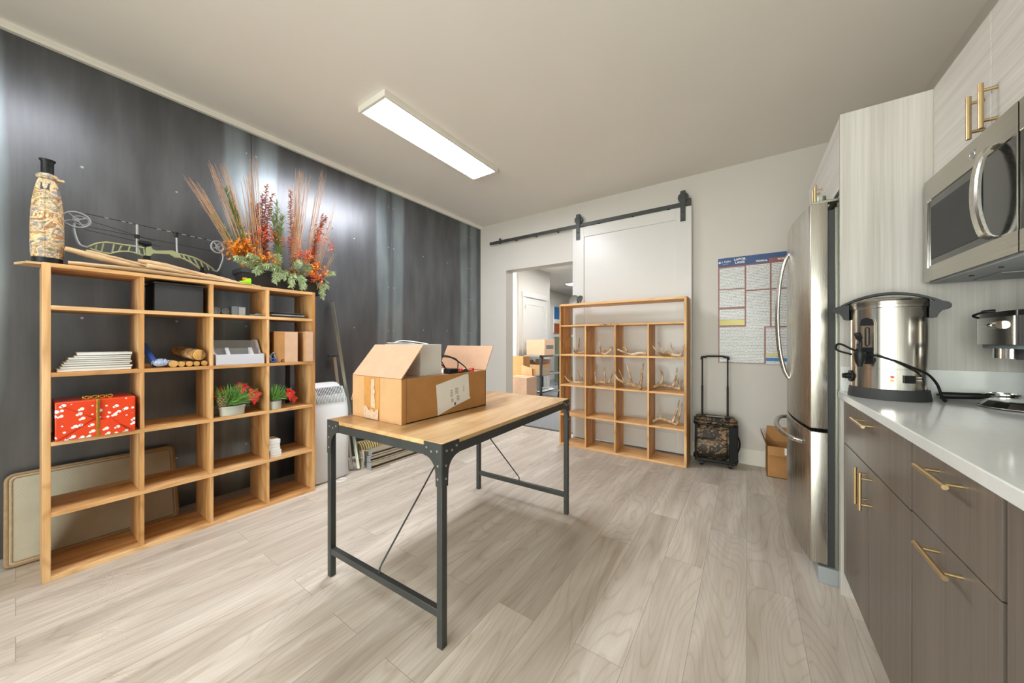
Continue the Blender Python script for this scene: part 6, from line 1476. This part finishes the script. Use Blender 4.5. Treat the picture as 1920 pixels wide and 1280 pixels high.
    # cedar sprays spilling over the front
    for a, b, bd in (((-2.90, 1.00, zb + 0.01), P(442, 484, -2.83), (0.02, -0.02, 0.04)), ((-2.89, 1.02, zb + 0.01), P(478, 512, -2.80), (0.03, 0, 0.05)), ((-2.89, 1.06, zb + 0.01), P(466, 478, -2.84), (0.02, -0.02, 0.04)),
                     ((-2.88, 1.12, zb + 0.01), P(516, 530, -2.81), (0.04, -0.02, 0.06)), ((-2.88, 1.14, zb + 0.01), P(496, 500, -2.81), (0.03, 0, 0.05)), ((-2.88, 1.20, zb + 0.01), P(545, 538, -2.80), (0.05, 0.0, 0.06)),
                     ((-2.88, 1.24, zb + 0.01), P(568, 542, -2.80), (0.05, 0, 0.05)), ((-2.90, 1.18, zb + 0.02), P(560, 492, -2.82), (0.03, 0.03, 0.05)), ((-2.90, 1.26, zb + 0.02), P(580, 500, -2.84), (0.03, 0.03, 0.05)),
                     ((-2.90, 1.36, zb + 0.01), P(604, 560, -2.84), (0.03, 0.03, 0.06)), ((-2.90, 1.38, zb + 0.01), P(612, 540, -2.86), (0.02, 0.03, 0.05)), ((-2.92, 1.40, zb + 0.02), P(626, 512, -2.90), (0, 0.02, 0.04)), ((-2.90, 1.10, zb + 0.02), P(520, 478, -2.86), (0.02, 0.01, 0.04)), ((-2.89, 1.16, zb + 0.01), P(530, 522, -2.80), (0.04, 0.0, 0.05))):
        spray(a, b, 140, 'cedar_spray', M['cedar'], 0.042, 0.0022, 0.25, bd, 0.9)
planter()

# ------------------------------------------------------------------ mats behind the shelf
def mats():
    th = math.radians(16); 
    t = thing('ribbed_mat', 'cream ribbed floor mat with tan binding leaning behind the cubby shelf', 'floor mat', (-3.088, 0.30, 0), None, 0, world=False)
    t.rotation_euler = (0, -th, 0)
    y0, y1, h = -0.335, 0.315, 0.475
    g = []
    m = MB(); m.box((-0.006, y0 + 0.014, 0.008), (0.003, y1 - 0.014, h - 0.014), 0.002); m.build('woven_field', M['mat_w'], t)
    def rr(ins, r, x):
        pts = []
        for cy, cz, a0 in ((y1 - ins - r, h - ins - r, 0), (y0 + ins + r, h - ins - r, 90), (y0 + ins + r, 0.004 + ins + r * 0.4, 180), (y1 - ins - r, 0.004 + ins + r * 0.4, 270)):
            rz = r if a0 < 180 else r * 0.4
            for k in range(7): a = math.radians(a0 + 15 * k); pts.append((x, cy + r * math.cos(a), cz + rz * math.sin(a)))
        pts.append(pts[0]); return pts
    MB().tube(rr(0.008, 0.03, -0.001), 0.0085, 8).build('binding', M['mat_t'], t)
    MB().tube(rr(0.024, 0.02, 0.002), 0.0042, 6).build('inner_binding', M['mat_t'], t)
mats()

# ------------------------------------------------------------------ air conditioner, poles, rails
def right_of_shelf():
    # portable air conditioner: front faces the room, curved louvred top
    t = thing('air_conditioner', 'white portable air conditioner with curved louvred top right of the cubby shelf', 'air conditioner', (-2.98, 1.50, 0))
    y0, y1 = 1.345, 1.640; prof = []
    xf, xb = -2.842, -3.16
    m = MB(); n = 14; side = []
    # outline in the x-z plane, extruded along y with rounded shoulders
    oz = [(xf, 0.012), (xf + 0.002, 0.40), (xf - 0.004, 0.60), (xf - 0.028, 0.70), (xf - 0.08, 0.775), (xf - 0.15, 0.81), (xb + 0.02, 0.79), (xb, 0.70), (xb, 0.012)]
    secs = []
    for k in range(11):
        f = k / 10; y = y0 + (y1 - y0) * f; q = abs(2 * f - 1); sh = 1 - 0.045 * q ** 6
        secs.append([m.bm.verts.new((xb + (x - xb) * (1 - 0.04 * q ** 8), y, 0.012 + (z - 0.012) * sh)) for x, z in oz])
    for i in range(10):
        for j in range(len(oz)):
            f = m.bm.faces.new((secs[i][j], secs[i][(j + 1) % len(oz)], secs[i + 1][(j + 1) % len(oz)], secs[i + 1][j])); f.smooth = True
    m.bm.faces.new(secs[0][::-1]); m.bm.faces.new(secs[-1]); m.build('housing', M['whitepl'], t)
    # grey louvre insert and slats on the upper front
    def surf(y, z):   # front surface x at height z
        pts = oz[1:6]
        for (xa, za), (xb_, zb) in zip(pts, pts[1:]):
            if za <= z <= zb: return xa + (xb_ - xa) * (z - za) / (zb - za)
        return xf
    g = []
    for i in range(9):
        z = 0.655 + 0.12 * i / 8
        g.append([(surf(0, z + (0.018 * (2 * j / 12 - 1) ** 2 if i == 0 else 0)) + 0.004, y0 + 0.03 + (y1 - y0 - 0.05) * j / 12, z - (0.035 * (1 - (2 * j / 12 - 1) ** 2) if i == 0 else 0)) for j in range(13)])
    MB().sheet(g).build('louvre_panel', M['greypl'], t, False)
    for k in range(19):
        y = y0 + 0.04 + (y1 - y0 - 0.075) * k / 18
        m = MB(); m.tube([(surf(0, z) + 0.0075, y + (0.012 * (z - 0.66) / 0.1) * (k - 9) / 9, z) for z in (0.645, 0.68, 0.72, 0.75, 0.772)], 0.0028, 5); m.build('louvre_slat', M['whitepl'], t)
    g = []
    for i in range(5):
        z = 0.715 + 0.055 * i / 4
        g.append([(surf(0, z) + 0.0052, y0 + 0.045 + (y1 - y0 - 0.085) * j / 12, z) for j in range(13)])
    MB().sheet(g).build('dark_slot', M['blackmt'], t, False)
    m = MB()
    for x in (xf - 0.04, xb + 0.04):
        for y in (y0 + 0.04, y1 - 0.04): m.box((x - 0.015, y - 0.012, 0.0), (x + 0.015, y + 0.012, 0.013), 0.002)
    m.build('foot', M['greypl'], t)
    MB().tube(smooth_path([(-2.835, 1.52, 0.004), (-2.80, 1.50, 0.004), (-2.765, 1.51, 0.004), (-2.755, 1.545, 0.004), (-2.775, 1.575, 0.004), (-2.81, 1.575, 0.004), (-2.835, 1.55, 0.004)]), 0.0038, 6).build('power_cord', M['whitepl'], t)
    # long square tube leaning on the steel wall
    def pole(a, b, w_, lab, mat, nm='metal_pole', grp='metal poles leaning on the steel wall', extra=None):
        a, b = Vector(a), Vector(b); t = thing(nm, lab, 'metal pole', a, grp)
        MB().tube([a, b], w_, 4).build('tube', mat, t); d = (b - a).normalized()
        MB().tube([b - d * 0.001, b + d * 0.004], w_ * 1.08, 4).build('end_cap', M['blackmt'], t)
        if extra: extra(t)
    pole((-2.885, 1.757, 0.016), (-3.225, 1.693, 1.535), 0.0165, 'long bright metal tube leaning highest on the steel wall', M['inox_dk'])
    def tee(t): MB().box((-3.24, 1.655, 1.022), (-3.20, 1.755, 1.034), 0.003).build('cross_plate', M['blackmt'], t); 
    pole((-2.99, 1.715, 0.016), (-3.222, 1.714, 1.015), 0.014, 'shorter dark metal post with flat T-shaped top behind the air conditioner', M['galv'], extra=tee)
    pole((-2.92, 1.715, 0.012), (-3.11, 1.735, 0.72), 0.011, 'thin grey rod just left of the long bright tube', M['galv'])
    # stacked metal channels lying along the wall
    def chan(x, z, w_, h_, y0, y1, lab, mat='galv'):
        t = thing('metal_channel', lab, 'metal rail', (x, (y0 + y1) / 2, z), 'stacked metal channels on the floor')
        e = 0.003; m = MB(); m.box((x - w_ / 2, y0, z), (x + w_ / 2, y1, z + e)); m.box((x - w_ / 2, y0, z), (x - w_ / 2 + e, y1, z + h_)); m.box((x + w_ / 2 - e, y0, z), (x + w_ / 2, y1, z + h_ * 0.24)); m.box((x + w_ / 2 - e, y0, z + h_ * 0.62), (x + w_ / 2, y1, z + h_)); m.box((x - w_ / 2, y0, z + h_ - e), (x + w_ / 2, y1, z + h_))
        m.build('channel', M[mat], t)
        MB().box((x - w_ / 2 - 0.001, y0 - 0.003, z), (x + w_ / 2 + 0.001, y0, z + h_ + 0.001)).build('end_plate', M['greypl'], t)
    chan(-2.815, 0.001, 0.062, 0.056, 1.815, 3.05, 'lowest front channel of the stack on the floor')
    chan(-2.880, 0.001, 0.062, 0.056, 1.84, 3.05, 'lowest back channel of the stack on the floor')
    chan(-2.845, 0.059, 0.055, 0.050, 1.83, 3.03, 'middle channel resting on the two lowest ones')
    chan(-2.852, 0.111, 0.050, 0.046, 1.85, 3.00, 'topmost channel of the stack on the floor')
    chan(-2.950, 0.001, 0.055, 0.130, 1.86, 2.95, 'tall grey rail standing behind the channel stack')
    # coil of jute rope ladder lying behind
    t = thing('rope_coil', 'beige coiled spring-like roll lying on the rails by the wall', 'coil', (-3.05, 2.2, 0))
    P = []
    for i in range(26 * 14 + 1):
        a = i * 2 * PI / 14; P.append((-3.075 + 0.075 * math.cos(a), 1.86 + i * 0.62 / (26 * 14), 0.105 + 0.085 * math.sin(a)))
    MB().tube(P, 0.007, 6).build('coil', M['vine'], t)
    m = MB(); m.box((-3.12, 1.85, 0.001), (-3.03, 2.5, 0.010), 0.002); m.build('base_plate', M['galv'], t)
    # angular bracket leaning in front
    t = thing('metal_bracket', 'rusty angled bracket leaning between the bright tube and the channels', 'bracket', (-2.86, 1.79, 0))
    MB().prism([(-2.90, 1.775, 0.002), (-2.875, 1.775, 0.002), (-2.865, 1.785, 0.09), (-2.90, 1.80, 0.165), (-2.935, 1.79, 0.15), (-2.91, 1.785, 0.08)], (0.004, 0.012, 0)).build('plate', M['galv'], t)
    MB().cyl((-2.893, 1.775, 0.10), (-2.893, 1.80, 0.10), 0.009, 10).build('bolt', M['bolt'], t)
right_of_shelf()
for o in list(bpy.data.objects):
    if o.type == 'MESH':
        for p in o.data.polygons: break
bpy.context.view_layer.update()
